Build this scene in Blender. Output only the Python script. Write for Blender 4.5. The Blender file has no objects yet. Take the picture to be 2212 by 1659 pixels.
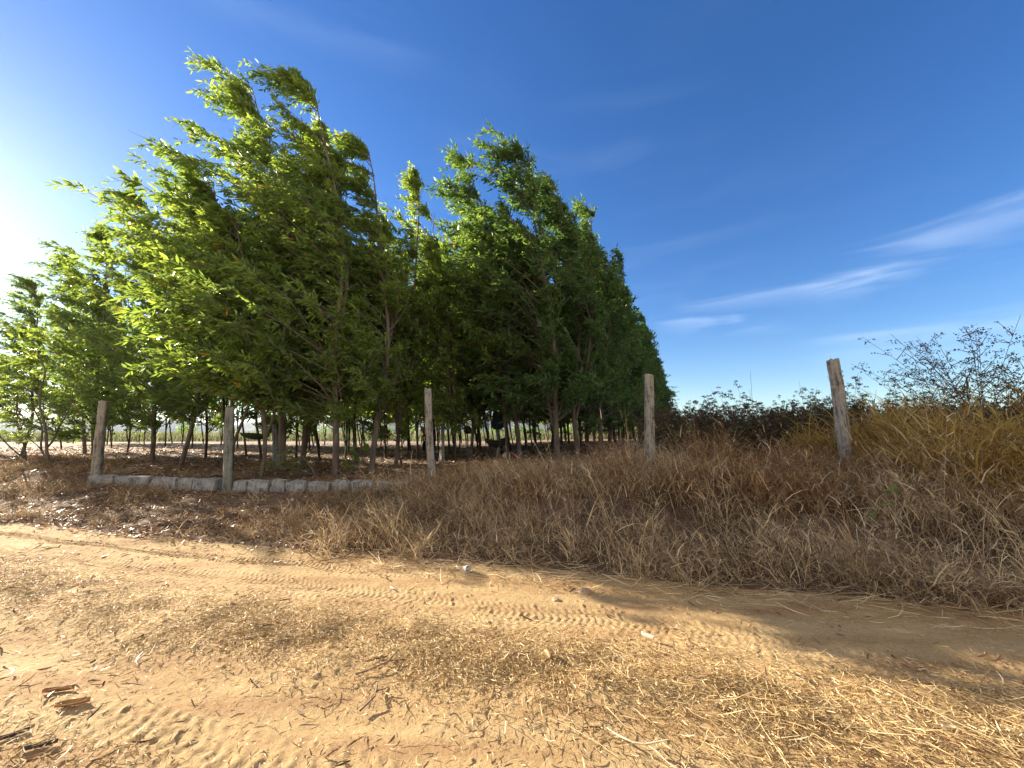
import bpy, bmesh, math, random
import numpy as np
from mathutils import Vector, Matrix, Quaternion

S = bpy.context.scene
C = S.collection
R = math.radians

# ------------------------------------------------------------------ camera
TILT = 7.1
FPX = 385.0
CAMZ = 1.5
cam_d = bpy.data.cameras.new('camera')
cam_d.lens = 36.0 * FPX / 1024.0
cam_d.sensor_width = 36.0
cam_d.clip_start = 0.05
cam_d.clip_end = 20000
cam = bpy.data.objects.new('camera', cam_d)
C.objects.link(cam)
cam.location = (0, 0, CAMZ)
cam.rotation_euler = (R(90 + TILT), 0, 0)
S.camera = cam

# ------------------------------------------------------------------ light
SUN_AZ = -62.0      # degrees from +Y, negative = towards -X
SUN_EL = 18.0
SKY_STRENGTH = 0.05
SUN_STRENGTH = 3.5
EXPOSURE = 2.45
az, el = R(SUN_AZ), R(SUN_EL)
sun_dir = Vector((math.sin(az) * math.cos(el), math.cos(az) * math.cos(el), math.sin(el)))
sd = bpy.data.lights.new('sun', 'SUN')
sd.energy = SUN_STRENGTH
sd.angle = R(0.5)
sd.color = (1.0, 0.86, 0.66)
sun = bpy.data.objects.new('sun', sd)
C.objects.link(sun)
sun.rotation_euler = sun_dir.to_track_quat('Z', 'Y').to_euler()
sun.location = (-20, 10, 20)

w = bpy.data.worlds.new('World')
S.world = w
w.use_nodes = True
nt = w.node_tree
nt.nodes.clear()
N = nt.nodes.new
L = nt.links.new
out = N('ShaderNodeOutputWorld')
bg = N('ShaderNodeBackground')
bg.inputs[1].default_value = SKY_STRENGTH
sky = N('ShaderNodeTexSky')
sky.sky_type = 'NISHITA'
sky.sun_disc = False
sky.sun_elevation = el
sky.sun_rotation = az
sky.altitude = 50
sky.air_density = 1.0
sky.dust_density = 0.2
sky.ozone_density = 3.0
tc = N('ShaderNodeTexCoord')
# thin cirrus: a few streaky wisps laid out by direction in the sky
mp = N('ShaderNodeMapping')
mp.inputs['Rotation'].default_value = (R(0), R(-14), R(8))
mp.inputs['Scale'].default_value = (1.2, 1.2, 9.0)
L(tc.outputs['Generated'], mp.inputs[0])
nz = N('ShaderNodeTexNoise')
nz.inputs['Scale'].default_value = 2.2
nz.inputs['Detail'].default_value = 7
nz.inputs['Roughness'].default_value = 0.55
nz.inputs['Distortion'].default_value = 0.6
L(mp.outputs[0], nz.inputs['Vector'])
r1 = N('ShaderNodeValToRGB')
r1.color_ramp.elements[0].position = 0.50
r1.color_ramp.elements[1].position = 0.80
L(nz.outputs[0], r1.inputs[0])
nz2 = N('ShaderNodeTexNoise')
nz2.inputs['Scale'].default_value = 1.3
nz2.inputs['Detail'].default_value = 2
L(tc.outputs['Generated'], nz2.inputs['Vector'])
r2 = N('ShaderNodeValToRGB')
r2.color_ramp.elements[0].position = 0.42
r2.color_ramp.elements[1].position = 0.68
L(nz2.outputs[0], r2.inputs[0])
mu = N('ShaderNodeMath'); mu.operation = 'MULTIPLY'
L(r1.outputs[0], mu.inputs[0]); L(r2.outputs[0], mu.inputs[1])

def band(nvec, off, width, amp):
    """a soft streak where dot(direction, nvec) is near off, broken up by noise"""
    dp = N('ShaderNodeVectorMath'); dp.operation = 'DOT_PRODUCT'
    L(tc.outputs['Generated'], dp.inputs[0]); dp.inputs[1].default_value = nvec
    a = N('ShaderNodeMath'); a.operation = 'SUBTRACT'; L(dp.outputs['Value'], a.inputs[0]); a.inputs[1].default_value = off
    ns = N('ShaderNodeMath'); ns.operation = 'MULTIPLY_ADD'
    L(nz.outputs[0], ns.inputs[0]); ns.inputs[1].default_value = 0.16; L(a.outputs[0], ns.inputs[2])
    b = N('ShaderNodeMath'); b.operation = 'SUBTRACT'; L(ns.outputs[0], b.inputs[0]); b.inputs[1].default_value = 0.08
    c = N('ShaderNodeMath'); c.operation = 'ABSOLUTE'; L(b.outputs[0], c.inputs[0])
    m = N('ShaderNodeMapRange'); m.interpolation_type = 'SMOOTHSTEP'
    L(c.outputs[0], m.inputs['Value']); m.inputs['From Min'].default_value = 0; m.inputs['From Max'].default_value = width
    m.inputs['To Min'].default_value = amp; m.inputs['To Max'].default_value = 0
    k = N('ShaderNodeMath'); k.operation = 'MULTIPLY'
    L(m.outputs[0], k.inputs[0])
    r = N('ShaderNodeMapRange'); L(nz.outputs[0], r.inputs['Value'])
    r.inputs['From Min'].default_value = .35; r.inputs['From Max'].default_value = .65
    L(r.outputs[0], k.inputs[1])
    return k, dp

def raydir(px, py):
    t = R(TILT)
    x = (px - 512) / FPX; y = (384 - py) / FPX
    return Vector((x, math.cos(t) - math.sin(t) * y, math.sin(t) + math.cos(t) * y)).normalized()

def band3(p1, p2, width, amp):
    n = raydir(*p1).cross(raydir(*p2)).normalized()
    k, dp = band(n, 0.0, width, amp)
    # fade outside the arc's stretch
    mid = ((raydir(*p1) + raydir(*p2)) * .5)
    ln = mid.normalized()
    cosl = ln.dot(raydir(*p1))
    d2 = N('ShaderNodeVectorMath'); d2.operation = 'DOT_PRODUCT'
    L(tc.outputs['Generated'], d2.inputs[0]); d2.inputs[1].default_value = ln
    f = N('ShaderNodeMapRange'); f.interpolation_type = 'SMOOTHSTEP'
    L(d2.outputs['Value'], f.inputs['Value'])
    f.inputs['From Min'].default_value = cosl - .012; f.inputs['From Max'].default_value = cosl + (1 - cosl) * .7
    m = N('ShaderNodeMath'); m.operation = 'MULTIPLY'
    L(k.outputs[0], m.inputs[0]); L(f.outputs[0], m.inputs[1])
    return m
bands = [band3((690, 303), (890, 275), .032, .20), band3((830, 285), (1080, 190), .05, .17), band3((690, 325), (760, 322), .02, .16),
         band3((840, 355), (1060, 325), .06, .10), band3((200, 0), (420, 60), .05, .04)]
acc = N('ShaderNodeMath'); acc.operation = 'MULTIPLY'; L(mu.outputs[0], acc.inputs[0]); acc.inputs[1].default_value = .035
for b in bands:
    ad = N('ShaderNodeMath'); ad.operation = 'ADD'; L(acc.outputs[0], ad.inputs[0]); L(b.outputs[0], ad.inputs[1]); acc = ad
mx = N('ShaderNodeMix'); mx.data_type = 'RGBA'
L(acc.outputs[0], mx.inputs['Factor'])
# slight saturation of the clear sky (phone colour)
gm = N('ShaderNodeGamma'); gm.inputs[1].default_value = 1.0
L(sky.outputs[0], gm.inputs[0])
hs = N('ShaderNodeHueSaturation'); hs.inputs['Saturation'].default_value = 1.28; hs.inputs['Hue'].default_value = .512; hs.inputs['Value'].default_value = .80
L(gm.outputs[0], hs.inputs['Color'])
L(hs.outputs[0], mx.inputs[6])
mx.inputs[7].default_value = (6.0, 6.6, 7.4, 1)
# added fill light: bright cloud in the unseen sky behind and above the viewer
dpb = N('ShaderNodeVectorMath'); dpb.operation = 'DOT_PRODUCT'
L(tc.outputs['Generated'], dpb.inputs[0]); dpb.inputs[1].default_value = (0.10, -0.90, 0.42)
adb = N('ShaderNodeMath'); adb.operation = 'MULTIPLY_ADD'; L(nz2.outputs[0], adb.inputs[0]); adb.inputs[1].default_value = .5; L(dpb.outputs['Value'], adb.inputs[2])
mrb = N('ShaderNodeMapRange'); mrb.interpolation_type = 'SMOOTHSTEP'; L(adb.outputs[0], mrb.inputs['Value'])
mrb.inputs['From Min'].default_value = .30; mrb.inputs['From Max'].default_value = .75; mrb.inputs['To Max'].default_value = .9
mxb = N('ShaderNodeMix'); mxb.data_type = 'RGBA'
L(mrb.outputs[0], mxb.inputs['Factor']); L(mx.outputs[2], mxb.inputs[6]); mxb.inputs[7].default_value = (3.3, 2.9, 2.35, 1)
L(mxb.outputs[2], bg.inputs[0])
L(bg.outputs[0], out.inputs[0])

S.view_settings.view_transform = 'Standard'
S.view_settings.look = 'None'
S.view_settings.exposure = EXPOSURE
S.view_settings.gamma = 1
S.cycles.max_bounces = 8
S.cycles.transmission_bounces = 6
S.cycles.transparent_max_bounces = 8
S.cycles.use_denoising = True

# ------------------------------------------------------------------ helpers
rg = np.random.default_rng(7)

def tag(o, label=None, cat=None, group=None, kind=None):
    if label: o['label'] = label
    if cat: o['category'] = cat
    if group: o['group'] = group
    if kind: o['kind'] = kind
    return o

def empty(name, loc=(0, 0, 0)):
    o = bpy.data.objects.new(name, None)
    o.empty_display_size = .2
    o.location = loc
    C.objects.link(o)
    return o

def np_mesh(name, verts, faces, mat=None, tone=None, smooth=False):
    """faces: (n,k) int array or list of such arrays; tone: per-face float"""
    if not isinstance(faces, list): faces = [faces]
    me = bpy.data.meshes.new(name)
    verts = np.asarray(verts, np.float32).reshape(-1, 3)
    me.vertices.add(len(verts))
    me.vertices.foreach_set('co', verts.ravel())
    loops = np.concatenate([f.ravel() for f in faces]).astype(np.int32)
    tot = np.concatenate([np.full(len(f), f.shape[1], np.int32) for f in faces])
    start = np.concatenate([[0], np.cumsum(tot)[:-1]]).astype(np.int32)
    me.loops.add(len(loops)); me.loops.foreach_set('vertex_index', loops)
    me.polygons.add(len(tot)); me.polygons.foreach_set('loop_start', start)
    me.polygons.foreach_set('loop_total', tot)
    if smooth: me.polygons.foreach_set('use_smooth', np.ones(len(tot), bool))
    if tone is not None:
        a = me.attributes.new('tone', 'FLOAT', 'FACE')
        a.data.foreach_set('value', np.asarray(tone, np.float32))
    me.update(calc_edges=True)
    if mat: me.materials.append(mat)
    return me

def obj(name, me, parent=None, loc=None):
    o = bpy.data.objects.new(name, me)
    C.objects.link(o)
    if parent: o.parent = parent
    if loc is not None: o.location = loc
    return o

def norm(v): return v / np.maximum(np.linalg.norm(v, axis=-1, keepdims=True), 1e-9)

def tubes(P, rad, sides=4, cap=False):
    """P (n,k,3), rad (n,k) -> verts, quads"""
    n, k, _ = P.shape
    T = np.empty_like(P)
    T[:, 1:-1] = P[:, 2:] - P[:, :-2]; T[:, 0] = P[:, 1] - P[:, 0]; T[:, -1] = P[:, -1] - P[:, -2]
    T = norm(T)
    ref = np.array([0.31, 0.83, 0.05]) + np.zeros_like(P)
    bad = np.abs((T * norm(ref)).sum(-1)) > .9
    ref[bad] = np.array([1, 0, 0.2])
    A = norm(np.cross(T, ref)); B = np.cross(T, A)
    th = np.arange(sides) * 2 * np.pi / sides
    V = P[:, :, None] + rad[:, :, None, None] * (A[:, :, None] * np.cos(th)[None, None, :, None] + B[:, :, None] * np.sin(th)[None, None, :, None])
    idx = np.arange(n * k * sides).reshape(n, k, sides)
    a = idx[:, :-1]; b = idx[:, 1:]
    F = np.stack([a, np.roll(a, -1, 2), np.roll(b, -1, 2), b], -1).reshape(-1, 4)
    return V.reshape(-1, 3), F

def merge(parts):
    vs, fs, ts = [], [], []
    off = 0
    for p in parts:
        v, f = p[0], p[1]
        vs.append(v); fs.append(f + off); off += len(v)
        if len(p) > 2: ts.append(p[2])
    return np.concatenate(vs), np.concatenate(fs), (np.concatenate(ts) if ts else None)

def _hash(ix, iy, seed):
    h = (ix.astype(np.int64) * 374761393 + iy.astype(np.int64) * 668265263 + seed * 1442695041) & 0xffffffff
    h = ((h ^ (h >> 13)) * 1274126177) & 0xffffffff
    return ((h ^ (h >> 16)) & 0xffff) / 65535.0

def vnoise(x, y, seed=0):
    x = np.asarray(x, float); y = np.asarray(y, float)
    ix = np.floor(x); iy = np.floor(y); fx = x - ix; fy = y - iy
    fx = fx * fx * (3 - 2 * fx); fy = fy * fy * (3 - 2 * fy)
    a = _hash(ix, iy, seed); b = _hash(ix + 1, iy, seed); c = _hash(ix, iy + 1, seed); d = _hash(ix + 1, iy + 1, seed)
    return (a * (1 - fx) + b * fx) * (1 - fy) + (c * (1 - fx) + d * fx) * fy - .5

def sst(t): t = np.clip(t, 0, 1); return t * t * (3 - 2 * t)

CT = math.cos(R(TILT)); ST = math.sin(R(TILT))
def ratio(px, py):
    x = (px - 512) / FPX; y = (384 - py) / FPX
    f = CT - ST * y; u = ST + CT * y
    return x / f, u / f
def pix(px, py, fwd):
    a, b = ratio(px, py)
    return Vector((a * fwd, fwd, CAMZ + b * fwd))
def proj(x, y, z):
    dz = z - CAMZ
    dep = y * CT + dz * ST; up = -y * ST + dz * CT
    return 512 + FPX * x / dep, 384 - FPX * up / dep

# ------------------------------------------------------------------ terrain shape
def road_edge(x):
    x = np.asarray(x, float)
    return 6.6 - .25 * (x + 8.5) + .12 * vnoise(x * .8, x * 0, 3) + .06 * vnoise(x * 3, x * 0, 4)
def dist_edge(x, y): return (y - road_edge(x)) * .97
WX = [-60, -10, -6.2, -2.0, 0, 60]; WY = [21, 9.45, 8.55, 8.05, 8.0, -2]
def wall_y(x): return np.interp(x, WX, WY)
def ground_z(x, y):
    x = np.asarray(x, float); y = np.asarray(y, float)
    d = dist_edge(x, y)
    right = sst((x + 2.6) / 2.2)
    Hl = .27 * sst(d / 2.6) + .19 * sst((y - wall_y(x) + .02) / .22)
    Hr = np.interp(x, [-2, 2, 5, 9, 20], [.5, .62, .78, .85, .9]) * sst(d / 2.5)
    h = Hl * (1 - right) + Hr * right
    far = sst((np.hypot(x, y) - 25) / 50)
    h = h * (1 - far) + .35 * far * (d > 0)
    b = sst(d / .8)
    h = h + b * (.10 * vnoise(x * .9, y * .9, 11) + .05 * vnoise(x * 2.7, y * 2.7, 12) + .02 * vnoise(x * 9, y * 9, 13)) * (1 - .7 * far)
    return h

# ------------------------------------------------------------------ materials
def mat(name):
    m = bpy.data.materials.new(name); m.use_nodes = True
    n = m.node_tree.nodes; n.clear()
    o = n.new('ShaderNodeOutputMaterial')
    return m, m.node_tree, n, m.node_tree.links.new, o

def ramp(n, stops):
    r = n.new('ShaderNodeValToRGB')
    e = r.color_ramp.elements
    while len(e) < len(stops): e.new(.5)
    for k, (p, c) in enumerate(stops):
        e[k].position = p; e[k].color = (*c, 1)
    return r

def blade_mat(name, stops, transl=.35, rough=.6, tcol=1.5, spec=.25):
    m, t, n, l, o = mat(name)
    a = n.new('ShaderNodeAttribute'); a.attribute_name = 'tone'
    r = ramp(n, stops); l(a.outputs['Fac'], r.inputs[0])
    p = n.new('ShaderNodeBsdfPrincipled'); p.inputs['Roughness'].default_value = rough
    p.inputs['Specular IOR Level'].default_value = spec
    l(r.outputs[0], p.inputs['Base Color'])
    tr = n.new('ShaderNodeBsdfTranslucent')
    mc = n.new('ShaderNodeVectorMath'); mc.operation = 'MULTIPLY'; mc.inputs[1].default_value = tcol if isinstance(tcol, tuple) else (tcol,) * 3
    l(r.outputs[0], mc.inputs[0]); l(mc.outputs[0], tr.inputs[0])
    mx = n.new('ShaderNodeMixShader'); mx.inputs[0].default_value = transl
    l(p.outputs[0], mx.inputs[1]); l(tr.outputs[0], mx.inputs[2]); l(mx.outputs[0], o.inputs[0])
    return m

LEAF = blade_mat('leaf_green', [(0, (.060, .104, .034)), (.5, (.130, .200, .056)), (.9, (.235, .305, .070)), (.985, (.30, .35, .07)), (.99, (.45, .22, .02)), (1, (.40, .15, .02))], .5, .36, (2.6, 2.45, 1.2), .5)
LEAF_R = blade_mat('leaf_blue_green', [(0, (.045, .090, .036)), (.5, (.080, .145, .050)), (.95, (.14, .21, .06)), (1, (.17, .25, .06))], .42, .42, (2.2, 2.2, 1.0), .45)
GRASS_TAN = blade_mat('dry_grass_tan', [(0, (.08, .052, .034)), (.35, (.30, .21, .13)), (.72, (.68, .52, .31)), (1, (.90, .77, .52))], .15, .6, 1.1)
GRASS_RUST = blade_mat('dry_grass_rust', [(0, (.07, .038, .02)), (.45, (.30, .165, .075)), (.8, (.56, .36, .17)), (1, (.74, .58, .34))], .15, .6, 1.1)
GRASS_GOLD = blade_mat('golden_green_grass', [(0, (.14, .07, .018)), (.3, (.38, .22, .05)), (.6, (.56, .38, .10)), (.8, (.44, .37, .10)), (1, (.82, .66, .32))], .45, .55, 1.25)
GRASS_DULL = blade_mat('dull_brown_grass', [(0, (.12, .075, .04)), (.5, (.33, .22, .12)), (.85, (.52, .38, .22)), (1, (.68, .55, .36))], .22, .6, 1.1)
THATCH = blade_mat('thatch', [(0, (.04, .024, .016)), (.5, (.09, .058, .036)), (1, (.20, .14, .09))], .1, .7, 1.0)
STRAW = blade_mat('straw', [(0, (.16, .09, .04)), (.4, (.44, .30, .14)), (.8, (.60, .46, .24)), (1, (.78, .67, .43))], .15, .6, 1.0)
LITTER = blade_mat('dead_leaf', [(0, (.07, .035, .025)), (.4, (.17, .085, .045)), (.7, (.34, .20, .11)), (.9, (.50, .34, .21)), (1, (.78, .69, .58))], .2, .5, 1.2, .5)
WEED = blade_mat('weed_seed_head', [(0, (.045, .040, .024)), (.6, (.10, .085, .05)), (1, (.22, .15, .10))], .25, .7, 1.0)
CANE = blade_mat('crop_leaf', [(0, (.07, .075, .04)), (.5, (.14, .16, .075)), (1, (.25, .27, .13))], .4, .6, 1.3)

def bark_mat(name, c1, c2, sc=1.0):
    m, t, n, l, o = mat(name)
    tcn = n.new('ShaderNodeTexCoord'); mp = n.new('ShaderNodeMapping'); mp.inputs['Scale'].default_value = (14 * sc, 14 * sc, 2.2 * sc)
    l(tcn.outputs['Object'], mp.inputs[0])
    nz = n.new('ShaderNodeTexNoise'); nz.inputs['Scale'].default_value = 1; nz.inputs['Detail'].default_value = 6; l(mp.outputs[0], nz.inputs[0])
    r = ramp(n, [(.3, c1), (.7, c2)]); l(nz.outputs[0], r.inputs[0])
    p = n.new('ShaderNodeBsdfPrincipled'); p.inputs['Roughness'].default_value = .85
    l(r.outputs[0], p.inputs['Base Color'])
    b = n.new('ShaderNodeBump'); b.inputs['Strength'].default_value = .6; b.inputs['Distance'].default_value = .02
    l(nz.outputs[0], b.inputs['Height']); l(b.outputs[0], p.inputs['Normal']); l(p.outputs[0], o.inputs[0])
    return m
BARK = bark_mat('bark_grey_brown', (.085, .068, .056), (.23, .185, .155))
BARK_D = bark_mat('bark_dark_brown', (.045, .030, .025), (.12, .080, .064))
STEM = bark_mat('dry_stem', (.13, .09, .075), (.26, .19, .16), 3)

def solid(name, col, rough=.7, var=.25, scale=20, bump=.2, metallic=0):
    m, t, n, l, o = mat(name)
    tcn = n.new('ShaderNodeTexCoord')
    nz = n.new('ShaderNodeTexNoise'); nz.inputs['Scale'].default_value = scale; nz.inputs['Detail'].default_value = 5; l(tcn.outputs['Object'], nz.inputs[0])
    lo = tuple(c * (1 - var) for c in col); hi = tuple(min(1, c * (1 + var)) for c in col)
    r = ramp(n, [(.3, lo), (.7, hi)]); l(nz.outputs[0], r.inputs[0])
    p = n.new('ShaderNodeBsdfPrincipled'); p.inputs['Roughness'].default_value = rough; p.inputs['Metallic'].default_value = metallic
    l(r.outputs[0], p.inputs['Base Color'])
    b = n.new('ShaderNodeBump'); b.inputs['Strength'].default_value = bump; b.inputs['Distance'].default_value = .01
    l(nz.outputs[0], b.inputs['Height']); l(b.outputs[0], p.inputs['Normal']); l(p.outputs[0], o.inputs[0])
    return m

def concrete_mat(name, base=(.40, .34, .28), dark=(.16, .13, .11)):
    m, t, n, l, o = mat(name)
    tcn = n.new('ShaderNodeTexCoord')
    n1 = n.new('ShaderNodeTexNoise'); n1.inputs['Scale'].default_value = 9; n1.inputs['Detail'].default_value = 8; n1.inputs['Roughness'].default_value = .7
    l(tcn.outputs['Object'], n1.inputs[0])
    n2 = n.new('ShaderNodeTexNoise'); n2.inputs['Scale'].default_value = 90; n2.inputs['Detail'].default_value = 4
    l(tcn.outputs['Object'], n2.inputs[0])
    mp = n.new('ShaderNodeMapping'); mp.inputs['Scale'].default_value = (30, 30, 3); l(tcn.outputs['Object'], mp.inputs[0])
    n3 = n.new('ShaderNodeTexNoise'); n3.inputs['Scale'].default_value = 1; n3.inputs['Detail'].default_value = 5; l(mp.outputs[0], n3.inputs[0])
    r = ramp(n, [(.40, dark), (.5, base), (.72, tuple(min(1, c * 1.3) for c in base))]); 
    ad = n.new('ShaderNodeMix'); ad.data_type = 'FLOAT'; ad.inputs['Factor'].default_value = .5
    l(n1.outputs[0], ad.inputs[2]); l(n3.outputs[0], ad.inputs[3]); l(ad.outputs[0], r.inputs[0])
    p = n.new('ShaderNodeBsdfPrincipled'); p.inputs['Roughness'].default_value = .9
    mm = n.new('ShaderNodeMix'); mm.data_type = 'RGBA'; mm.blend_type = 'MULTIPLY'; mm.inputs['Factor'].default_value = .5
    l(r.outputs[0], mm.inputs[6])
    r2 = ramp(n, [(.35, (.5, .5, .5)), (.6, (1, 1, 1))]); l(n2.outputs[0], r2.inputs[0]); l(r2.outputs[0], mm.inputs[7])
    l(mm.outputs[2], p.inputs['Base Color'])
    b = n.new('ShaderNodeBump'); b.inputs['Strength'].default_value = .8; b.inputs['Distance'].default_value = .012
    b2 = n.new('ShaderNodeBump'); b2.inputs['Strength'].default_value = .5; b2.inputs['Distance'].default_value = .003
    l(ad.outputs[0], b.inputs['Height']); l(n2.outputs[0], b2.inputs['Height']); l(b.outputs[0], b2.inputs['Normal'])
    l(b2.outputs[0], p.inputs['Normal']); l(p.outputs[0], o.inputs[0])
    return m

# ground: dry brown soil with litter near, pale tan field further off, green crops far away
m_ground, t, n, l, o = mat('bank_soil')
geo = n.new('ShaderNodeNewGeometry')
n1 = n.new('ShaderNodeTexNoise'); n1.inputs['Scale'].default_value = 1.4; n1.inputs['Detail'].default_value = 8; l(geo.outputs['Position'], n1.inputs[0])
n2 = n.new('ShaderNodeTexNoise'); n2.inputs['Scale'].default_value = 22; n2.inputs['Detail'].default_value = 8; n2.inputs['Roughness'].default_value = .7; l(geo.outputs['Position'], n2.inputs[0])
near = ramp(n, [(.3, (.09, .058, .038)), (.55, (.18, .12, .075)), (.75, (.32, .225, .14))])
mxn = n.new('ShaderNodeMix'); mxn.data_type = 'FLOAT'; mxn.inputs['Factor'].default_value = .65
l(n1.outputs[0], mxn.inputs[2]); l(n2.outputs[0], mxn.inputs[3]); l(mxn.outputs[0], near.inputs[0])
farc = ramp(n, [(.3, (.22, .155, .105)), (.7, (.36, .265, .185))]); l(mxn.outputs[0], farc.inputs[0])
sep = n.new('ShaderNodeSeparateXYZ'); l(geo.outputs['Position'], sep.inputs[0])
mr = n.new('ShaderNodeMapRange'); mr.inputs['From Min'].default_value = 13; mr.inputs['From Max'].default_value = 24
l(sep.outputs['Y'], mr.inputs['Value'])
mA = n.new('ShaderNodeMix'); mA.data_type = 'RGBA'; l(mr.outputs[0], mA.inputs['Factor']); l(near.outputs[0], mA.inputs[6]); l(farc.outputs[0], mA.inputs[7])
mr2 = n.new('ShaderNodeMapRange'); mr2.inputs['From Min'].default_value = 75; mr2.inputs['From Max'].default_value = 110
l(sep.outputs['Y'], mr2.inputs['Value'])
nf = n.new('ShaderNodeTexNoise'); nf.inputs['Scale'].default_value = .02; nf.inputs['Detail'].default_value = 6; l(geo.outputs['Position'], nf.inputs[0])
gf = ramp(n, [(.4, (.16, .18, .07)), (.6, (.30, .30, .13))]); l(nf.outputs[0], gf.inputs[0])
mB = n.new('ShaderNodeMix'); mB.data_type = 'RGBA'; l(mr2.outputs[0], mB.inputs['Factor']); l(mA.outputs[2], mB.inputs[6]); l(gf.outputs[0], mB.inputs[7])
p = n.new('ShaderNodeBsdfPrincipled'); p.inputs['Roughness'].default_value = .95; l(mB.outputs[2], p.inputs['Base Color'])
b = n.new('ShaderNodeBump'); b.inputs['Strength'].default_value = .9; b.inputs['Distance'].default_value = .04; l(n2.outputs[0], b.inputs['Height']); l(b.outputs[0], p.inputs['Normal'])
l(p.outputs[0], o.inputs[0])

# road: pale orange sand
m_road, t, n, l, o = mat('road_sand')
geo = n.new('ShaderNodeNewGeometry')
mp = n.new('ShaderNodeMapping'); mp.inputs['Rotation'].default_value = (0, 0, R(14)); mp.inputs['Scale'].default_value = (.5, 2.6, 1)
l(geo.outputs['Position'], mp.inputs[0])
n1 = n.new('ShaderNodeTexNoise'); n1.inputs['Scale'].default_value = 1.6; n1.inputs['Detail'].default_value = 6; l(mp.outputs[0], n1.inputs[0])
n2 = n.new('ShaderNodeTexNoise'); n2.inputs['Scale'].default_value = 60; n2.inputs['Detail'].default_value = 8; n2.inputs['Roughness'].default_value = .75; l(geo.outputs['Position'], n2.inputs[0])
n3 = n.new('ShaderNodeTexNoise'); n3.inputs['Scale'].default_value = 400; n3.inputs['Detail'].default_value = 3; l(geo.outputs['Position'], n3.inputs[0])
rr = ramp(n, [(.30, (.37, .235, .12)), (.5, (.465, .325, .165)), (.72, (.55, .41, .225))]); l(n1.outputs[0], rr.inputs[0])
gr = ramp(n, [(.3, (.55, .53, .51)), (.55, (1, 1, 1)), (.8, (1.15, 1.15, 1.1))]); l(n2.outputs[0], gr.inputs[0])
mm = n.new('ShaderNodeMix'); mm.data_type = 'RGBA'; mm.blend_type = 'MULTIPLY'; mm.inputs['Factor'].default_value = .75
l(rr.outputs[0], mm.inputs[6]); l(gr.outputs[0], mm.inputs[7])
p = n.new('ShaderNodeBsdfPrincipled'); p.inputs['Roughness'].default_value = .95; p.inputs['Specular IOR Level'].default_value = .2
l(mm.outputs[2], p.inputs['Base Color'])
b1 = n.new('ShaderNodeBump'); b1.inputs['Strength'].default_value = .7; b1.inputs['Distance'].default_value = .012; l(n2.outputs[0], b1.inputs['Height'])
b2 = n.new('ShaderNodeBump'); b2.inputs['Strength'].default_value = .5; b2.inputs['Distance'].default_value = .002; l(n3.outputs[0], b2.inputs['Height']); l(b1.outputs[0], b2.inputs['Normal'])
l(b2.outputs[0], p.inputs['Normal']); l(p.outputs[0], o.inputs[0])

CONC = concrete_mat('weathered_concrete', (.36, .34, .31), (.10, .09, .082))
CONC_G = concrete_mat('grey_green_concrete', (.27, .28, .25), (.13, .13, .12))
STONE = concrete_mat('pale_stone', (.36, .37, .38), (.15, .14, .135))

# ------------------------------------------------------------------ ground and road
def axis(lo, hi, fine_lo, fine_hi, step, grow=1.12):
    a = list(np.arange(fine_lo, fine_hi, step))
    s, x = step, fine_hi
    while x < hi: a.append(x); s *= grow; x += s
    a.append(hi)
    s, x = step, fine_lo
    pre = []
    while x > lo: s *= grow; x -= s; pre.append(max(x, lo))
    return np.array(sorted(set(pre)) + a)
gx = axis(-9000, 9000, -22, 16, .16); gy = axis(-60, 12000, 2.5, 20, .12)
X, Y = np.meshgrid(gx, gy)
Z = ground_z(X, Y)
de = dist_edge(X, Y)
Z = np.where(de < .12, Z - .10 * sst((.12 - de) / .3), Z)
ny, nx = X.shape
idx = np.arange(nx * ny).reshape(ny, nx)
F = np.stack([idx[:-1, :-1], idx[:-1, 1:], idx[1:, 1:], idx[1:, :-1]], -1).reshape(-1, 4)
g = obj('ground', np_mesh('ground', np.stack([X, Y, Z], -1), F, m_ground, smooth=True))
tag(g, 'dry brown bank and flat tan field running to the horizon', 'ground', kind='structure')

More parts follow.
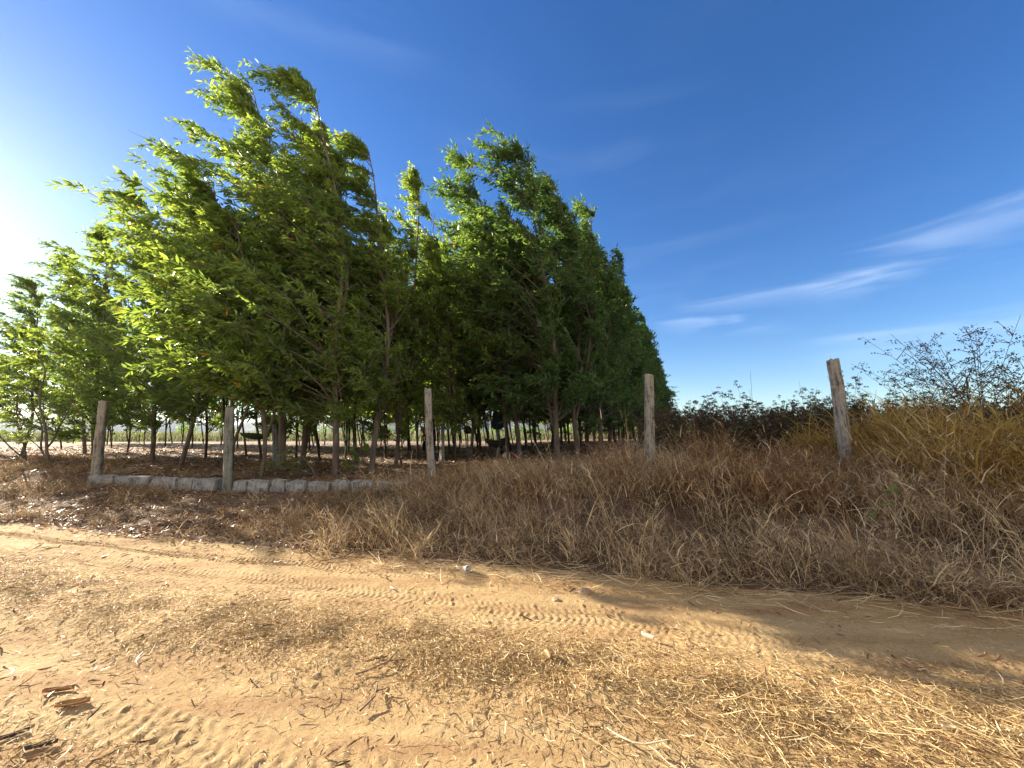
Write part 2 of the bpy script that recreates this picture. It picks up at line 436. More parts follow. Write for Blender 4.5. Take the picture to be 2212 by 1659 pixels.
def road_z(s, d):
    """s along the road (world x), d across (0 at the grass edge, negative towards camera)"""
    z = .035 * vnoise(s * .5, d * 1.6, 21) + .010 * vnoise(s * 2, d * 6, 22) + .006 * vnoise(s * 7, d * 16, 23) + .0035 * vnoise(s * 30, d * 34, 24)
    # wheel ruts
    def rut(c, wd, dep): return -dep * np.exp(-((d - c) / wd) ** 2)
    wv = .05 * vnoise(s * .35, s * 0, 25) * 2
    z += rut(-.95 + wv, .17, .022) + rut(-2.35 + wv, .22, .03) + rut(-.42 + wv, .12, .014)
    z += .05 * np.exp(-((d + 1.7 + wv) / .3) ** 2) * (.6 + 1.2 * vnoise(s * 4, d * 5, 29))
    def tread(c, half, pitch, amp, fade, skew, two=True):
        q = (d - c - wv)
        m = (np.abs(q) < half) * sst((half - np.abs(q)) / .02)
        ph = s / pitch + np.abs(q) * skew if two else s / pitch + q * skew
        lug = sst((np.sin((ph + .5 * vnoise(s * 6, d * 9, 34)) * 2 * np.pi) + .25 + 1.2 * vnoise(s * 11, d * 14, 35)) / .9)
        lug = lug * (.3 + .7 * sst((vnoise(s * 2.3, d * 5, 36) + .42) / .3))
        col = np.where(np.abs((np.abs(q) - half * .5)) < half * .10, 0, 1)
        return m * fade * (amp * lug * col - amp * .5)
    z += tread(-.88, .13, .060, .0055, 1.0 * .75 + .25 * sst((vnoise(s * .5, s * 0, 31) + .45) / .35), 9)
    z += tread(-1.12, .10, .070, .0045, .65 + .35 * sst((vnoise(s * .7, s * 0, 32) + .25) / .3), -6)
    z += tread(-.42, .10, .055, .009, sst((-s - .0) / 3), 5)
    z += tread(-2.68, .16, .085, .0065, sst((vnoise(s * .8, s * 0, 33) + .25) / .3), 4)
    # crumbly clods thrown up by the tyres
    cl = np.maximum(0, vnoise(s * 26, d * 26, 41) - .30) * .055
    z += cl * sst((vnoise(s * 1.5, d * 2.5, 42) + .25) / .3)
    return z
SLOPE = -.25
def sd2xy(s, d): return s, road_edge(s) + d / .97
ss = axis(-500, 500, -9.5, 6.5, .0125, 1.15); dd = np.concatenate([[-12, -9, -7, -5.5, -4.5, -4], np.arange(-3.6, .30, .0125)])
Sg, Dg = np.meshgrid(ss, dd)
Xr, Yr = sd2xy(Sg, Dg)
ef = sst((.28 - Dg) / .25)
Zr = road_z(Sg, Dg) + ground_z(Xr, Yr) * (Dg > 0) - .05 * (1 - ef)
ny, nx = Xr.shape
idx = np.arange(nx * ny).reshape(ny, nx)
F = np.stack([idx[:-1, :-1], idx[:-1, 1:], idx[1:, 1:], idx[1:, :-1]], -1).reshape(-1, 4)
rd = obj('dirt_road', np_mesh('dirt_road', np.stack([Xr, Yr, Zr], -1), F, m_road, smooth=True))
tag(rd, 'pale orange sandy dirt road with tyre tracks in the foreground', 'road', kind='structure')
def surf_z(x, y):
    d = dist_edge(x, y)
    return np.where(d < .15, road_z(x, d) + ground_z(x, y) * (d > 0), ground_z(x, y))

# ------------------------------------------------------------------ hills far away
hm, t, n, l, o = mat('far_hill')
geo = n.new('ShaderNodeNewGeometry'); nz = n.new('ShaderNodeTexNoise'); nz.inputs['Scale'].default_value = .004; nz.inputs['Detail'].default_value = 6; l(geo.outputs['Position'], nz.inputs[0])
r = ramp(n, [(.4, (.07, .09, .05)), (.6, (.14, .13, .08))]); l(nz.outputs[0], r.inputs[0])
p = n.new('ShaderNodeBsdfPrincipled'); p.inputs['Roughness'].default_value = 1; l(r.outputs[0], p.inputs['Base Color']); l(p.outputs[0], o.inputs[0])
th = np.linspace(R(-80), R(80), 420); rr_ = np.linspace(2900, 4000, 26)
TH, RR = np.meshgrid(th, rr_)
prof = np.sin((RR - 2900) / 1100 * np.pi)
base = 40 + 150 * np.clip(vnoise(TH * 5, TH * 0, 51) + .35, 0, 1) * (.75 + .25 * np.cos(TH * 1.2))
hz = prof * (base + 70 * vnoise(TH * 17, RR / 400, 52) + 26 * vnoise(TH * 50, RR / 150, 53)) * .95 - 5
ny, nx = TH.shape; idx = np.arange(nx * ny).reshape(ny, nx)
F = np.stack([idx[:-1, :-1], idx[:-1, 1:], idx[1:, 1:], idx[1:, :-1]], -1).reshape(-1, 4)
tag(obj('hills', np_mesh('hills', np.stack([RR * np.sin(TH), RR * np.cos(TH), hz], -1), F, hm, smooth=True)),
    'low hazy blue hills along the horizon', 'hills', kind='structure')

# ------------------------------------------------------------------ blades
def blades(root, height, azim, lean, curl, width, tone, segs=4, rand=.0, up=None):
    """ribbon blades. root (n,3), height = length, azim = direction of lean, lean = start angle from vertical, curl = extra angle at tip"""
    n = len(root)
    t = np.linspace(0, 1, segs + 1)
    ang = lean[:, None] + curl[:, None] * t[None] ** 1.3
    seg = height[:, None] / segs
    dx = np.sin(ang) * seg; dz = np.cos(ang) * seg
    hx = np.concatenate([np.zeros((n, 1)), np.cumsum(dx[:, :-1], 1)], 1)
    hz = np.concatenate([np.zeros((n, 1)), np.cumsum(dz[:, :-1], 1)], 1)
    ca, sa = np.cos(azim)[:, None], np.sin(azim)[:, None]
    wob = rand * height[:, None] * (rg.random((n, 1)) - .5) * t[None] ** 2 * 2
    P = np.stack([root[:, :1] + ca * hx - sa * wob, root[:, 1:2] + sa * hx + ca * wob, root[:, 2:] + hz], -1)
    fa = rg.random(n) * 2 * np.pi
    sidev = np.stack([np.cos(fa), np.sin(fa), (rg.random(n) - .5) * .6], -1)
    wd = width[:, None] * np.clip(1.15 - t[None] ** 1.5, .15, 1) * .5
    A = P + sidev[:, None] * wd[..., None]; B = P - sidev[:, None] * wd[..., None]
    V = np.stack([A, B], 2).reshape(-1, 3)
    idx = np.arange(n * (segs + 1) * 2).reshape(n, segs + 1, 2)
    F = np.stack([idx[:, :-1, 0], idx[:, :-1, 1], idx[:, 1:, 1], idx[:, 1:, 0]], -1).reshape(-1, 4)
    return V, F, np.repeat(tone, segs)

def scatter(n, xr, dr, dens):
    """random points by road coordinates with a density function(x, d, y) in 0..1"""
    out_ = []
    tot = 0
    while tot < n:
        x = rg.uniform(*xr, n * 2); d = rg.uniform(*dr, n * 2)
        y = road_edge(x) + d / .97
        k = rg.random(n * 2) < dens(x, d, y)
        # only what the camera side could see
        out_.append(np.stack([x[k], y[k], d[k]], -1)); tot += k.sum()
        if len(out_) > 60: break
    return np.concatenate(out_)[:n]

def tufts(npts, per, spread, xr, dr, dens):
    c = scatter(npts, xr, dr, dens)
    k = np.repeat(np.arange(len(c)), per)
    off = rg.normal(0, spread, (len(k), 2))
    x = c[k, 0] + off[:, 0]; y = c[k, 1] + off[:, 1]
    return x, y, np.arctan2(off[:, 1], off[:, 0]), k, np.hypot(off[:, 0], off[:, 1]) / spread

def grass(name, label, mt, npts, per, spread, xr, dr, dens, hfun, lean0, curl0, wid, wind=.35, fan=.5, tone_pow=1.0, segs=4):
    x, y, a, k, rr = tufts(npts, per, spread, xr, dr, dens)
    d = dist_edge(x, y)
    n = len(x)
    z = surf_z(x, y) - .01
    h = hfun(x, d) * tallness(x, y) * rg.uniform(.45, 1.15, n) * np.repeat(rg.uniform(.7, 1.2, n // per + 1), per)[:n]
    # lean direction: outwards from the tuft, blown towards -x
    vx = np.cos(a) * fan * np.minimum(rr, 1.5) - wind * 1.3 + rg.normal(0, .55, n); vy = np.sin(a) * fan * np.minimum(rr, 1.5) + rg.normal(0, .55, n) - .10
    azm = np.arctan2(vy, vx)
    mag = np.clip(np.hypot(vx, vy), 0, 1.4)
    ln = lean0 * (mag + .2) * rg.uniform(.4, 1.3, n); cu = curl0 * rg.uniform(.2, 1.4, n)
    wd = rg.uniform(.6, 1.4, n) * wid
    tone = np.clip(rg.random(n) ** tone_pow * .7 + np.repeat(rg.random(n // per + 1), per)[:n] * .3, 0, 1)
    V, F, T = blades(np.stack([x, y, z], -1), h, azm, ln, cu, wd, tone, segs, .12)
    o = obj(name, np_mesh(name, V, F, mt, T))
    tag(o, label, 'grass', kind='stuff')
    return o

def patch(x, y, f, s, lo=-.1, hi=.15): return sst((vnoise(x * f, y * f, s) - lo) / (hi - lo))

behind_wall = lambda x, y: sst((y - wall_y(x)) / .3)
def road_gap(x, d): return sst((d + .12 - .32 * vnoise(x * 1.1, x * 0, 90)) / .3)

# stems with curling leaves: the tangle of a dry verge
def culms(name, label, mt, nclump, per, spread, xr, dr, dens, hfun, wid=.0052, leaves=5, leafl=.15, lean_mu=.35, wind=.3, messy=.5):
    c = scatter(nclump, xr, dr, dens)
    n = len(c) * per
    k = np.repeat(np.arange(len(c)), per)
    off = rg.normal(0, spread, (n, 2))
    x = c[k, 0] + off[:, 0]; y = c[k, 1] + off[:, 1]
    z = surf_z(x, y) - .01; d = dist_edge(x, y)
    hv = hfun(x, d) * tallness(x, y) * rg.uniform(.4, 1.2, n) * rg.uniform(.65, 1.25, len(c))[k]
    ca_ = rg.uniform(0, 2 * np.pi, len(c))[k]; cm = rg.uniform(0, .55, len(c))[k]
    vx = off[:, 0] / spread * .25 + np.cos(ca_) * cm - wind + rg.normal(0, messy, n)
    vy = off[:, 1] / spread * .25 + np.sin(ca_) * cm + rg.normal(0, messy, n)
    azm = np.arctan2(vy, vx); ln = np.clip(np.hypot(vx, vy) * lean_mu * 1.6, 0, 1.45); cu = rg.exponential(.45, n)
    T0 = np.clip(rg.random(n) * .55 + rg.random(len(c))[k] * .45, 0, 1)
    segs = 4
    V1, F1, t1 = blades(np.stack([x, y, z], -1), hv, azm, ln, cu, rg.uniform(.7, 1.3, n) * wid, T0, segs, .10)
    # leaves leave the stem at nodes
    m = n * leaves; kk = np.repeat(np.arange(n), leaves)
    cen = V1.reshape(n, segs + 1, 2, 3).mean(2)
    tt = rg.uniform(.12, 1.0, m) * segs; i0 = np.clip(tt.astype(int), 0, segs - 1); fr = (tt - i0)[:, None]
    rt_ = cen[kk, i0] * (1 - fr) + cen[kk, i0 + 1] * fr
    la = azm[kk] + rg.uniform(-1.9, 1.9, m)
    V2, F2, t2 = blades(rt_, leafl * rg.lognormal(0, .45, m), la, rg.uniform(.3, 1.6, m), rg.uniform(.3, 2.4, m), rg.uniform(.7, 1.6, m) * wid * 1.15, np.clip(T0[kk] + rg.normal(.05, .18, m), 0, 1), 3, .25)
    V, F, T = merge([(V1, F1, t1), (V2, F2, t2)])
    return tag(obj(name, np_mesh(name, V, F, mt, T)), label, 'grass', kind='stuff')

clump = lambda x, y, s_: .05 + .95 * patch(x, y, 1.7, s_, -.06, .12)
tallness = lambda x, y: .62 + .55 * patch(x, y, 1.1, 88, -.15, .15)
# 1 short dense undergrowth of the bank, then the coarse tangle over it
grass('grass_thatch', 'short brown thatch under the roadside bank grass', THATCH, 1500, 12, .10, (-3.8, 9.5), (-.02, 2.9),
      lambda x, d, y: road_gap(x, d) * sst((x + 3.8) / 2.2) * (.3 + .7 * patch(x, y, 1.3, 61)),
      lambda x, d: .22 + 0 * x, .8, 1.2, .0055, segs=3)
culms('dry_grass', 'tangled tan dry grass covering the roadside bank', GRASS_TAN, 1250, 9, .08, (-3.4, 9.0), (-.05, 2.6),
      lambda x, d, y: road_gap(x, d) * sst((x + 3.4) / 2.4) * clump(x, y, 61),
      lambda x, d: np.interp(x, [-4, -1, 1, 4, 9], [.22, .38, .52, .62, .68]) * np.interp(d, [-.1, .4, 1.4, 3], [.45, .8, 1, .95]), leaves=5, leafl=.14)
culms('grass_stalks', 'pale seed stalks standing out of the roadside bank grass', GRASS_TAN, 330, 4, .05, (-3, 9.0), (.1, 2.6),
      lambda x, d, y: .3 + .7 * patch(x, y, .9, 62),
      lambda x, d: np.interp(x, [-3, 1, 4, 9], [.5, .72, .9, 1.0]), wid=.0062, leaves=4, leafl=.20, lean_mu=.28, messy=.35)
# 2 rust coloured grass low on the left
culms('rusty_grass', 'low rust coloured dry grass on the left bank', GRASS_DULL, 1500, 8, .09, (-16, 0), (-.0, 3.2),
      lambda x, d, y: road_gap(x, d - .1) * (.12 + .88 * patch(x, y, .9, 63)) * sst((1.2 - x) / 2.4) * (1 - .75 * behind_wall(x, y) * (x > -10.5)),
      lambda x, d: np.interp(x, [-16, -8, -4, -1, 0], [.28, .17, .20, .34, .4]), wid=.005, leaves=4, leafl=.13, lean_mu=.6, messy=.7)
grass('rusty_grass', 'low rust coloured dry grass behind the stone wall', GRASS_RUST, 2000, 12, .09, (-18, 1.0), (2.6, 6.5),
      lambda x, d, y: behind_wall(x, y) * (.15 + .85 * patch(x, y, .7, 64)) * np.interp(x, [-18, -7, -4, 1], [.8, .45, .5, 1]),
      lambda x, d: np.interp(x, [-18, -9, -2.5, 1], [.30, .15, .16, .26]), .85, 1.2, .007)
# 3 fine wind-combed mound behind the third and fourth posts
grass('combed_grass', 'fine wind-combed brown grass mounded behind the middle posts', GRASS_TAN, 900, 22, .13, (-2.6, 4.2), (1.9, 5.2),
      lambda x, d, y: sst((x + 2.6) / 1.2) * (.15 + .85 * patch(x, y, 1.2, 65)),
      lambda x, d: np.interp(x, [-3, -1, 1, 4], [.28, .46, .56, .62]), .8, 1.5, .0055, wind=.6, fan=.35, segs=5)
culms('bank_top_grass', 'loose tan and rust grass tangled along the top of the bank', GRASS_RUST, 420, 9, .09, (-2, 4.5), (1.6, 3.6),
      lambda x, d, y: sst((x + 2.) / 1.2) * clump(x, y, 68),
      lambda x, d: np.interp(x, [-3, -1, 1, 4], [.26, .4, .5, .6]), wid=.005, leaves=4, leafl=.15)
# 4 upright rust-orange grass around post four and on to the right
culms('upright_grass', 'upright orange brown grass along the fence on the right', GRASS_RUST, 560, 16, .075, (1.3, 9.5), (1.5, 3.9),
      lambda x, d, y: sst((x - 1.3) / 1.4) * (.08 + .92 * patch(x, y, 1.1, 66)),
      lambda x, d: np.interp(x, [1, 3, 6, 10], [.62, .72, .78, .85]), wid=.006, leaves=3, leafl=.20, lean_mu=.22, wind=.22, messy=.3)
grass('upright_grass', 'fine rust brown grass between the right posts', THATCH, 420, 18, .09, (1.3, 9.5), (1.5, 3.9),
      lambda x, d, y: sst((x - 1.3) / 1.4) * (.3 + .7 * patch(x, y, 1.1, 66)),
      lambda x, d: np.interp(x, [1, 3, 6, 10], [.5, .6, .66, .7]), .25, 1.0, .005, wind=.22, fan=.55, segs=5)
# tall wisps right at the foot of post four
culms('tall_wisps', 'tall straw coloured grass stems standing round the foot of the brownish grooved post', GRASS_TAN, 16, 7, .07, (2.1, 3.0), (2.2, 3.2),
      lambda x, d, y: 1 + 0 * x, lambda x, d: 1.15 + 0 * x, wid=.008, leaves=3, leafl=.28, lean_mu=.22, messy=.25, wind=.1)
# 5 golden green grass far right
culms('golden_grass', 'golden green tall grass at the right edge', GRASS_GOLD, 330, 17, .10, (4.9, 11.5), (1.5, 4.4),
      lambda x, d, y: sst((x - 4.9) / 1.2) * (.15 + .85 * patch(x, y, 1.2, 67)),
      lambda x, d: np.interp(x, [5, 7, 10], [.70, .92, 1.0]), wid=.010, leaves=6, leafl=.30, lean_mu=.28, wind=.1, messy=.5)

# ------------------------------------------------------------------ straw and dead leaves
def lying(name, label, mt, x, y, length, width, tone, cat='straw', lift=.012, mainang=None, spread=1.6, flat=1.0):
    n = len(x)
    z = surf_z(x, y)
    a = rg.uniform(0, 2 * np.pi, n) if mainang is None else mainang + rg.normal(0, spread, n)
    t = np.linspace(-.5, .5, 4)
    bend = rg.normal(0, .16, n)
    lx = length[:, None] * t[None]; ly = length[:, None] * bend[:, None] * (t[None] ** 2) * 2
    ca, sa = np.cos(a)[:, None], np.sin(a)[:, None]
    PX = x[:, None] + ca * lx - sa * ly; PY = y[:, None] + sa * lx + ca * ly
    tilt = rg.normal(0, .22, n)[:, None] * flat
    lf = rg.uniform(.2, 1, n)[:, None] * lift
    PZ = z[:, None] + lf + lx * tilt + np.abs(lx * tilt) * .8 + length[:, None] * .10 * (.25 - t[None] ** 2)
    tz = surf_z(PX.ravel(), PY.ravel()).reshape(PX.shape)
    PZ = np.maximum(PZ, tz + .002)
    P = np.stack([PX, PY, PZ], -1)
    roll = rg.uniform(-1.1, 1.1, n)
    side = np.stack([-np.sin(a) * np.cos(roll), np.cos(a) * np.cos(roll), np.sin(roll)], -1)
    wd = (width[:, None] * np.array([.55, 1, .9, .25])[None] * .5)[..., None]
    V = np.stack([P + side[:, None] * wd, P - side[:, None] * wd], 2).reshape(-1, 3)
    idx = np.arange(n * 8).reshape(n, 4, 2)
    F = np.stack([idx[:, :-1, 0], idx[:, :-1, 1], idx[:, 1:, 1], idx[:, 1:, 0]], -1).reshape(-1, 4)
    o = obj(name, np_mesh(name, V, F, mt, np.repeat(tone, 3)))
    return tag(o, label, cat, kind='stuff')

c = scatter(90000, (-7.5, 5.2), (-3.4, -.2), lambda x, d, y:
            np.clip(np.exp(-((d + 1.72 + .15 * vnoise(x * .7, x * 0, 71)) / np.interp(x, [-5, 0, 3], [.40, .38, .42])) ** 2) * np.interp(x, [-7, -3, -1, 1, 4], [.55, .6, .8, 1, 1.1]) * (.5 + .7 * patch(x, y, 2.2, 72))
                    + .30 * np.exp(-((d + 3.05) / .28) ** 2) * sst((-x) / .8)
                    + .012 + .05 * np.exp(-((d + .2) / .25) ** 2), 0, 1))
n_ = len(c)
lenm = np.interp(c[:, 0], [-3, 0, 2.2], [.027, .030, .040])
lying('straw', 'pale chopped straw strewn along the middle of the road', STRAW, c[:, 0], c[:, 1],
      lenm * rg.lognormal(0, .5, n_), rg.uniform(.002, .0052, n_), rg.random(n_) ** 1.1, lift=.028)
c = scatter(2400, (.0, 5.2), (-3.0, -.9), lambda x, d, y: sst((x) / 1.6) * np.exp(-((d + 1.95) / .5) ** 2))
n_ = len(c)
lying('long_straw', 'long pale straw stems combed across the road on the right', STRAW, c[:, 0], c[:, 1],
      .17 * rg.lognormal(0, .4, n_), rg.uniform(.002, .0042, n_), .3 + .6 * rg.random(n_), mainang=R(-30), spread=.35, lift=.022)
c = scatter(2600, (-4, 9), (-.55, .25), lambda x, d, y: sst((x + 4) / 3) * sst((d + .6) / .5))
n_ = len(c)
lying('fallen_grass', 'flattened grass stems along the road edge', GRASS_TAN, c[:, 0], c[:, 1],
      .18 * rg.lognormal(0, .5, n_), rg.uniform(.003, .006, n_), .3 + .7 * rg.random(n_), mainang=R(-20), spread=.6, lift=.03)
# dead leaves: curled phyllodes; dense on the left verge and under the grove
c1 = scatter(15000, (-15, .5), (-.2, 2.9), lambda x, d, y: sst((d + .25) / .4) * np.interp(x, [-15, -5, -2, .5], [1, 1, .5, .15]) * (.35 + .65 * patch(x, y, 1.1, 74)))
c3 = scatter(1100, (-8, 4.5), (-3.3, -.1), lambda x, d, y: np.interp(x, [-8, -3, 0, 5], [1, .75, .35, .15]) * (.3 + .7 * patch(x, y, 1.6, 75)))
for nm, lb, cc, sz in (('dead_leaves', 'curled brown dead leaves littering the left verge', c1, .075),
                       ('road_leaves', 'scattered dark dead leaves lying on the dirt road', c3, .07)):
    n_ = len(cc)
    lying(nm, lb, LITTER, cc[:, 0], cc[:, 1], sz * rg.lognormal(0, .3, n_), rg.uniform(.010, .022, n_) * (1 if nm == 'dead_leaves' else .62), rg.random(n_) * (1 if nm == 'dead_leaves' else .5) ** 1.0, 'leaves', lift=.02)
gxp = rg.uniform(-34, 6, 60000); gyp = rg.uniform(8.0, 34, 60000)
k = (gyp > wall_y(gxp) + .15) & (np.abs(gxp / gyp) < 1.5) & (rg.random(60000) < np.clip(1.5 * np.exp(-(gyp - 8) / 14), .12, 1)) & (gxp < .45 * gyp - 2)
n_ = k.sum()
lying('leaf_litter', 'brown leaf litter carpeting the ground inside the grove', LITTER, gxp[k], gyp[k], .10 * rg.lognormal(0, .3, n_), rg.uniform(.02, .045, n_), rg.random(n_), 'leaves', lift=.03)

# ------------------------------------------------------------------ trees
WIND = np.array([-1.0, -.10, .0])
def leaf_mesh(base, dirs, size, wid, tone, rngl):
    n = len(base)
    rndv = norm(rngl.normal(0, 1, (n, 3)) * .8 + np.array([0, -.25, .9]))
    side = norm(np.cross(dirs, rndv)); nrm = np.cross(side, dirs)
    prof_t = np.array([0, .3, .65, 1.0]); 
    droop = rngl.uniform(-.05, .16, n)
    def pt(t, s): return base + dirs * (size * t)[:, None] + side * (s * wid)[:, None] - nrm * (size * droop * t * t)[:, None] 
    one = np.ones(n)
    V = np.stack([pt(one * 0, one * 0), pt(one * .28, one * .42), pt(one * .66, one * .40), pt(one, one * 0), pt(one * .66, -one * .36), pt(one * .28, -one * .42)], 1)
    idx = np.arange(n * 6).reshape(n, 6)
    F = np.concatenate([idx[:, [0, 1, 2, 3]], idx[:, [0, 3, 4, 5]]], 1).reshape(-1, 4)
    return V.reshape(-1, 3), F, np.repeat(tone, 2)

def make_tree(seed, H=10.0, r0=.085, nb=80, kt=13, ml=11, leafL=.15, leafW=.042, c0=.2, width=1.9, lean=1.6, stems=2, windy=1.0, mat_leaf=None, bark=None, gap=.0, low=0):
    q = np.random.default_rng(seed)
    K = 14
    t = np.linspace(0, 1, K)
    st = []
    wx, wy = q.normal(0, .12, 4), q.normal(0, .12, 4)
    def wob(tt, w): return w[0] * np.sin(tt * 5 + w[1] * 20) + w[2] * np.sin(tt * 11 + w[3] * 20) * .6
    main = np.stack([-lean * t ** 1.9 + wob(t, wx) - wob(0, wx), wob(t, wy) - wob(0, wy), H * t], -1)
    st.append((main, r0 * (1 - t) ** .8 + .008, 0.0))
    for s in range(stems - 1):
        t0 = q.uniform(.05, .38); a = q.uniform(0, 2 * np.pi); hh = q.uniform(.62, .9)
        b0 = np.array([np.interp(t0, t, main[:, k]) for k in range(3)])
        tt = np.linspace(0, 1, K)
        sp = q.uniform(.5, 1.2)
        wz = q.normal(0, .1, 4)
        P = b0 + np.stack([np.cos(a) * sp * tt ** .7 - lean * ((t0 + (hh - t0) * tt) ** 1.9 - t0 ** 1.9) + wob(tt, wz) - wob(0, wz),
                           np.sin(a) * sp * tt ** .7 + 0 * tt, (hh - t0) * H * tt], -1)
        st.append((P, r0 * .62 * (1 - tt) ** .8 + .007, t0))
    SP = np.stack([s[0] for s in st]); SR = np.stack([s[1] for s in st])
    parts_w = [tubes(SP, SR, 8)]
    # branches
    wts = np.array([1.0] + [.7] * (len(st) - 1)); wts /= wts.sum()
    si = q.choice(len(st), nb, p=wts)
    hs = np.where(si == 0, c0, .12)
    u = q.random(nb) ** .9
    tb = hs + (0.985 - hs) * u
    tb[:4] = q.uniform(.9, .995, 4); si[:4] = 0
    if low: tb[4:4 + low] = q.uniform(c0, c0 + .18, low); si[4:4 + low] = 0
    f = tb * (K - 1); i0 = np.clip(f.astype(int), 0, K - 2); fr = (f - i0)[:, None]
    start = SP[si, i0] * (1 - fr) + SP[si, i0 + 1] * fr
    hrel = np.clip(start[:, 2] / H, 0, 1)
    uu = np.clip((hrel - c0) / (1 - c0), 0, 1)
    prof = (.62 + .38 * np.sin(np.pi * np.clip(uu * 1.25, 0, 1))) * (1 - uu) ** .75 + .24
    if gap > 0: prof *= 1 - gap * (uu < .12)
    Lb = width * prof * q.uniform(.35, 1.25, nb)
    a = q.uniform(0, 2 * np.pi, nb)
    Lb = Lb * (1 - .38 * windy * np.cos(a) * np.clip(uu * 2, 0, 1)); e = R(1) * (q.uniform(22, 58, nb) + 14 * uu)
    D = np.stack([np.cos(a) * np.cos(e), np.sin(a) * np.cos(e), np.sin(e)], -1)
    D = norm(D + WIND * .25 * windy * (.5 + uu)[:, None])
    bend = WIND * .50 * windy * (.45 + .75 * uu)[:, None] + np.array([0, 0, -.12]) * (1 - uu)[:, None] + np.array([0, 0, .10]) * uu[:, None]
    tt = np.linspace(0, 1, 5)
    BP = start[:, None] + Lb[:, None, None] * (D[:, None] * tt[None, :, None] + bend[:, None] * tt[None, :, None] ** 2)
    BR = (.006 + .011 * Lb[:, None] / 2) * (1 - tt[None]) + .0025
    parts_w.append(tubes(BP, BR, 4))
    # twigs
    nt_ = nb * kt
    bi = np.repeat(np.arange(nb), kt)
    tw = q.uniform(.18, 1, nt_) ** .8
    pos = start[bi] + Lb[bi, None] * (D[bi] * tw[:, None] + bend[bi] * tw[:, None] ** 2)
    tan = norm(D[bi] + 2 * bend[bi] * tw[:, None])
    TD = norm(tan * .8 + norm(q.normal(0, 1, (nt_, 3))) * .75 + WIND * .45 * windy + np.array([0, 0, .05]))
    TL = q.uniform(.18, .55, nt_) * (.8 + .3 * (1 - tw)) * (.75 + .25 * width / 1.9)
    tb2 = WIND * .35 * windy + np.array([0, 0, -.15])
    t3 = np.linspace(0, 1, 3)
    TP = pos[:, None] + TL[:, None, None] * (TD[:, None] * t3[None, :, None] + tb2 * t3[None, :, None] ** 2)
    parts_w.append(tubes(TP, np.broadcast_to(np.array([.0035, .0028, .0015]), (nt_, 3)).copy(), 3))
    wv, wf, _ = merge(parts_w)
    # leaves
    nl = nt_ * ml
    ti = np.repeat(np.arange(nt_), ml)
    tl = q.uniform(.1, 1.0, nl)
    lp = pos[ti] + TL[ti, None] * (TD[ti] * tl[:, None] + tb2 * tl[:, None] ** 2)
    LD = norm(TD[ti] * .55 + norm(q.normal(0, 1, (nl, 3))) * .85 + WIND * .55 * windy + np.array([0, 0, -.08]))
    sz = leafL * q.uniform(.55, 1.25, nl); wd = leafW * q.uniform(.7, 1.3, nl) 
    btone = q.random(nb)[bi][ti] * .35
    tone = np.clip(q.random(nl) * .55 + btone + .1 * hrel[bi][ti], 0, .93)
    yl = q.random(nl) < .004; tone[yl] = .995
    lv, lf, lt = leaf_mesh(lp, LD, sz, wd, tone, q)
    return (np_mesh('trunk', wv, wf, bark or BARK, smooth=True), np_mesh('crown', lv, lf, mat_leaf or LEAF, lt), Vector(main[-1]))

HERO = [make_tree(100 + k, H=10, r0=.068, nb=122, kt=13, ml=14, leafL=.165, leafW=.048, c0=[.09, .17, .12, .06, .14][k], width=[2.5, 2.2, 2.4, 2.1, 2.4][k], low=[30, 14, 26, 34, 20][k], lean=[1.5, 2.2, 1.2, 1.8, 1.4][k], stems=[2, 3, 2, 3, 2][k]) for k in range(5)]
NEAR = [make_tree(600 + k, H=8, r0=.048, nb=120, kt=12, ml=12, leafL=.21, leafW=.062, c0=.22, width=2.3, lean=1.4, stems=2, low=36) for k in range(2)]
RIGHT = [make_tree(200 + k, H=10, r0=.070, nb=125, kt=12, ml=12, leafL=.17, leafW=.050, c0=.10, width=2.35, low=16, lean=.8, stems=2, windy=.75, mat_leaf=LEAF_R) for k in range(3)]
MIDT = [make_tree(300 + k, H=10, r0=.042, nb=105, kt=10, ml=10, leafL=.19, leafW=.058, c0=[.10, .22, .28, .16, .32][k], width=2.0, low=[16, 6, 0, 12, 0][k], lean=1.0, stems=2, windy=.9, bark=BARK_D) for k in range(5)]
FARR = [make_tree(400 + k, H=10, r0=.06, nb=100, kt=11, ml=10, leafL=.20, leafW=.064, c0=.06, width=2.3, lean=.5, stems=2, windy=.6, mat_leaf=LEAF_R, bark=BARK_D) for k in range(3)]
SMALL = [make_tree(500 + k, H=4, r0=.035, nb=26, kt=7, ml=9, leafL=.15, leafW=.042, c0=.22, width=1.15, lean=.7, stems=3, windy=1.1) for k in range(3)]

def place_tree(src, x, y, height=None, top=None, rz=0, label='', group=None, name='acacia_tree', cat='tree', wide=1.0):
    tm, cm, tip = src
    z = float(ground_z(x, y)) - .04
    e = empty(name, (x, y, z))
    if top is not None:
        v = Vector(top) - Vector((x, y, z))
        s = v.length / tip.length * .925
        qd = tip.normalized().rotation_difference(v.normalized())
    else:
        s = height / tip.z
        qd = Quaternion((0, 0, 1), rz) @ Quaternion((0, 1, 0), 0)
    e.rotation_mode = 'QUATERNION'
    e.rotation_quaternion = qd
    e.scale = (s * wide, s * wide, s)
    obj('trunk', tm, e); obj('crown', cm, e)
    tag(e, label, cat, group)
    return e

# silhouette of the grove in the photograph (render pixels): highest point a filler tree may reach
SX = np.array([-200, 0, 60, 130, 200, 250, 310, 380, 430, 470, 520, 560, 600, 650, 700, 750, 800, 850, 900, 950, 1000, 1090, 1150, 1200, 1270, 1310, 1340, 1380, 1400, 1430, 1445]) / 2.16
SY = np.array([700, 600, 570, 510, 460, 410, 390, 300, 240, 220, 240, 270, 250, 260, 290, 330, 380, 440, 430, 490, 400, 360, 380, 430, 490, 550, 600, 640, 720, 800, 890]) / 2.16

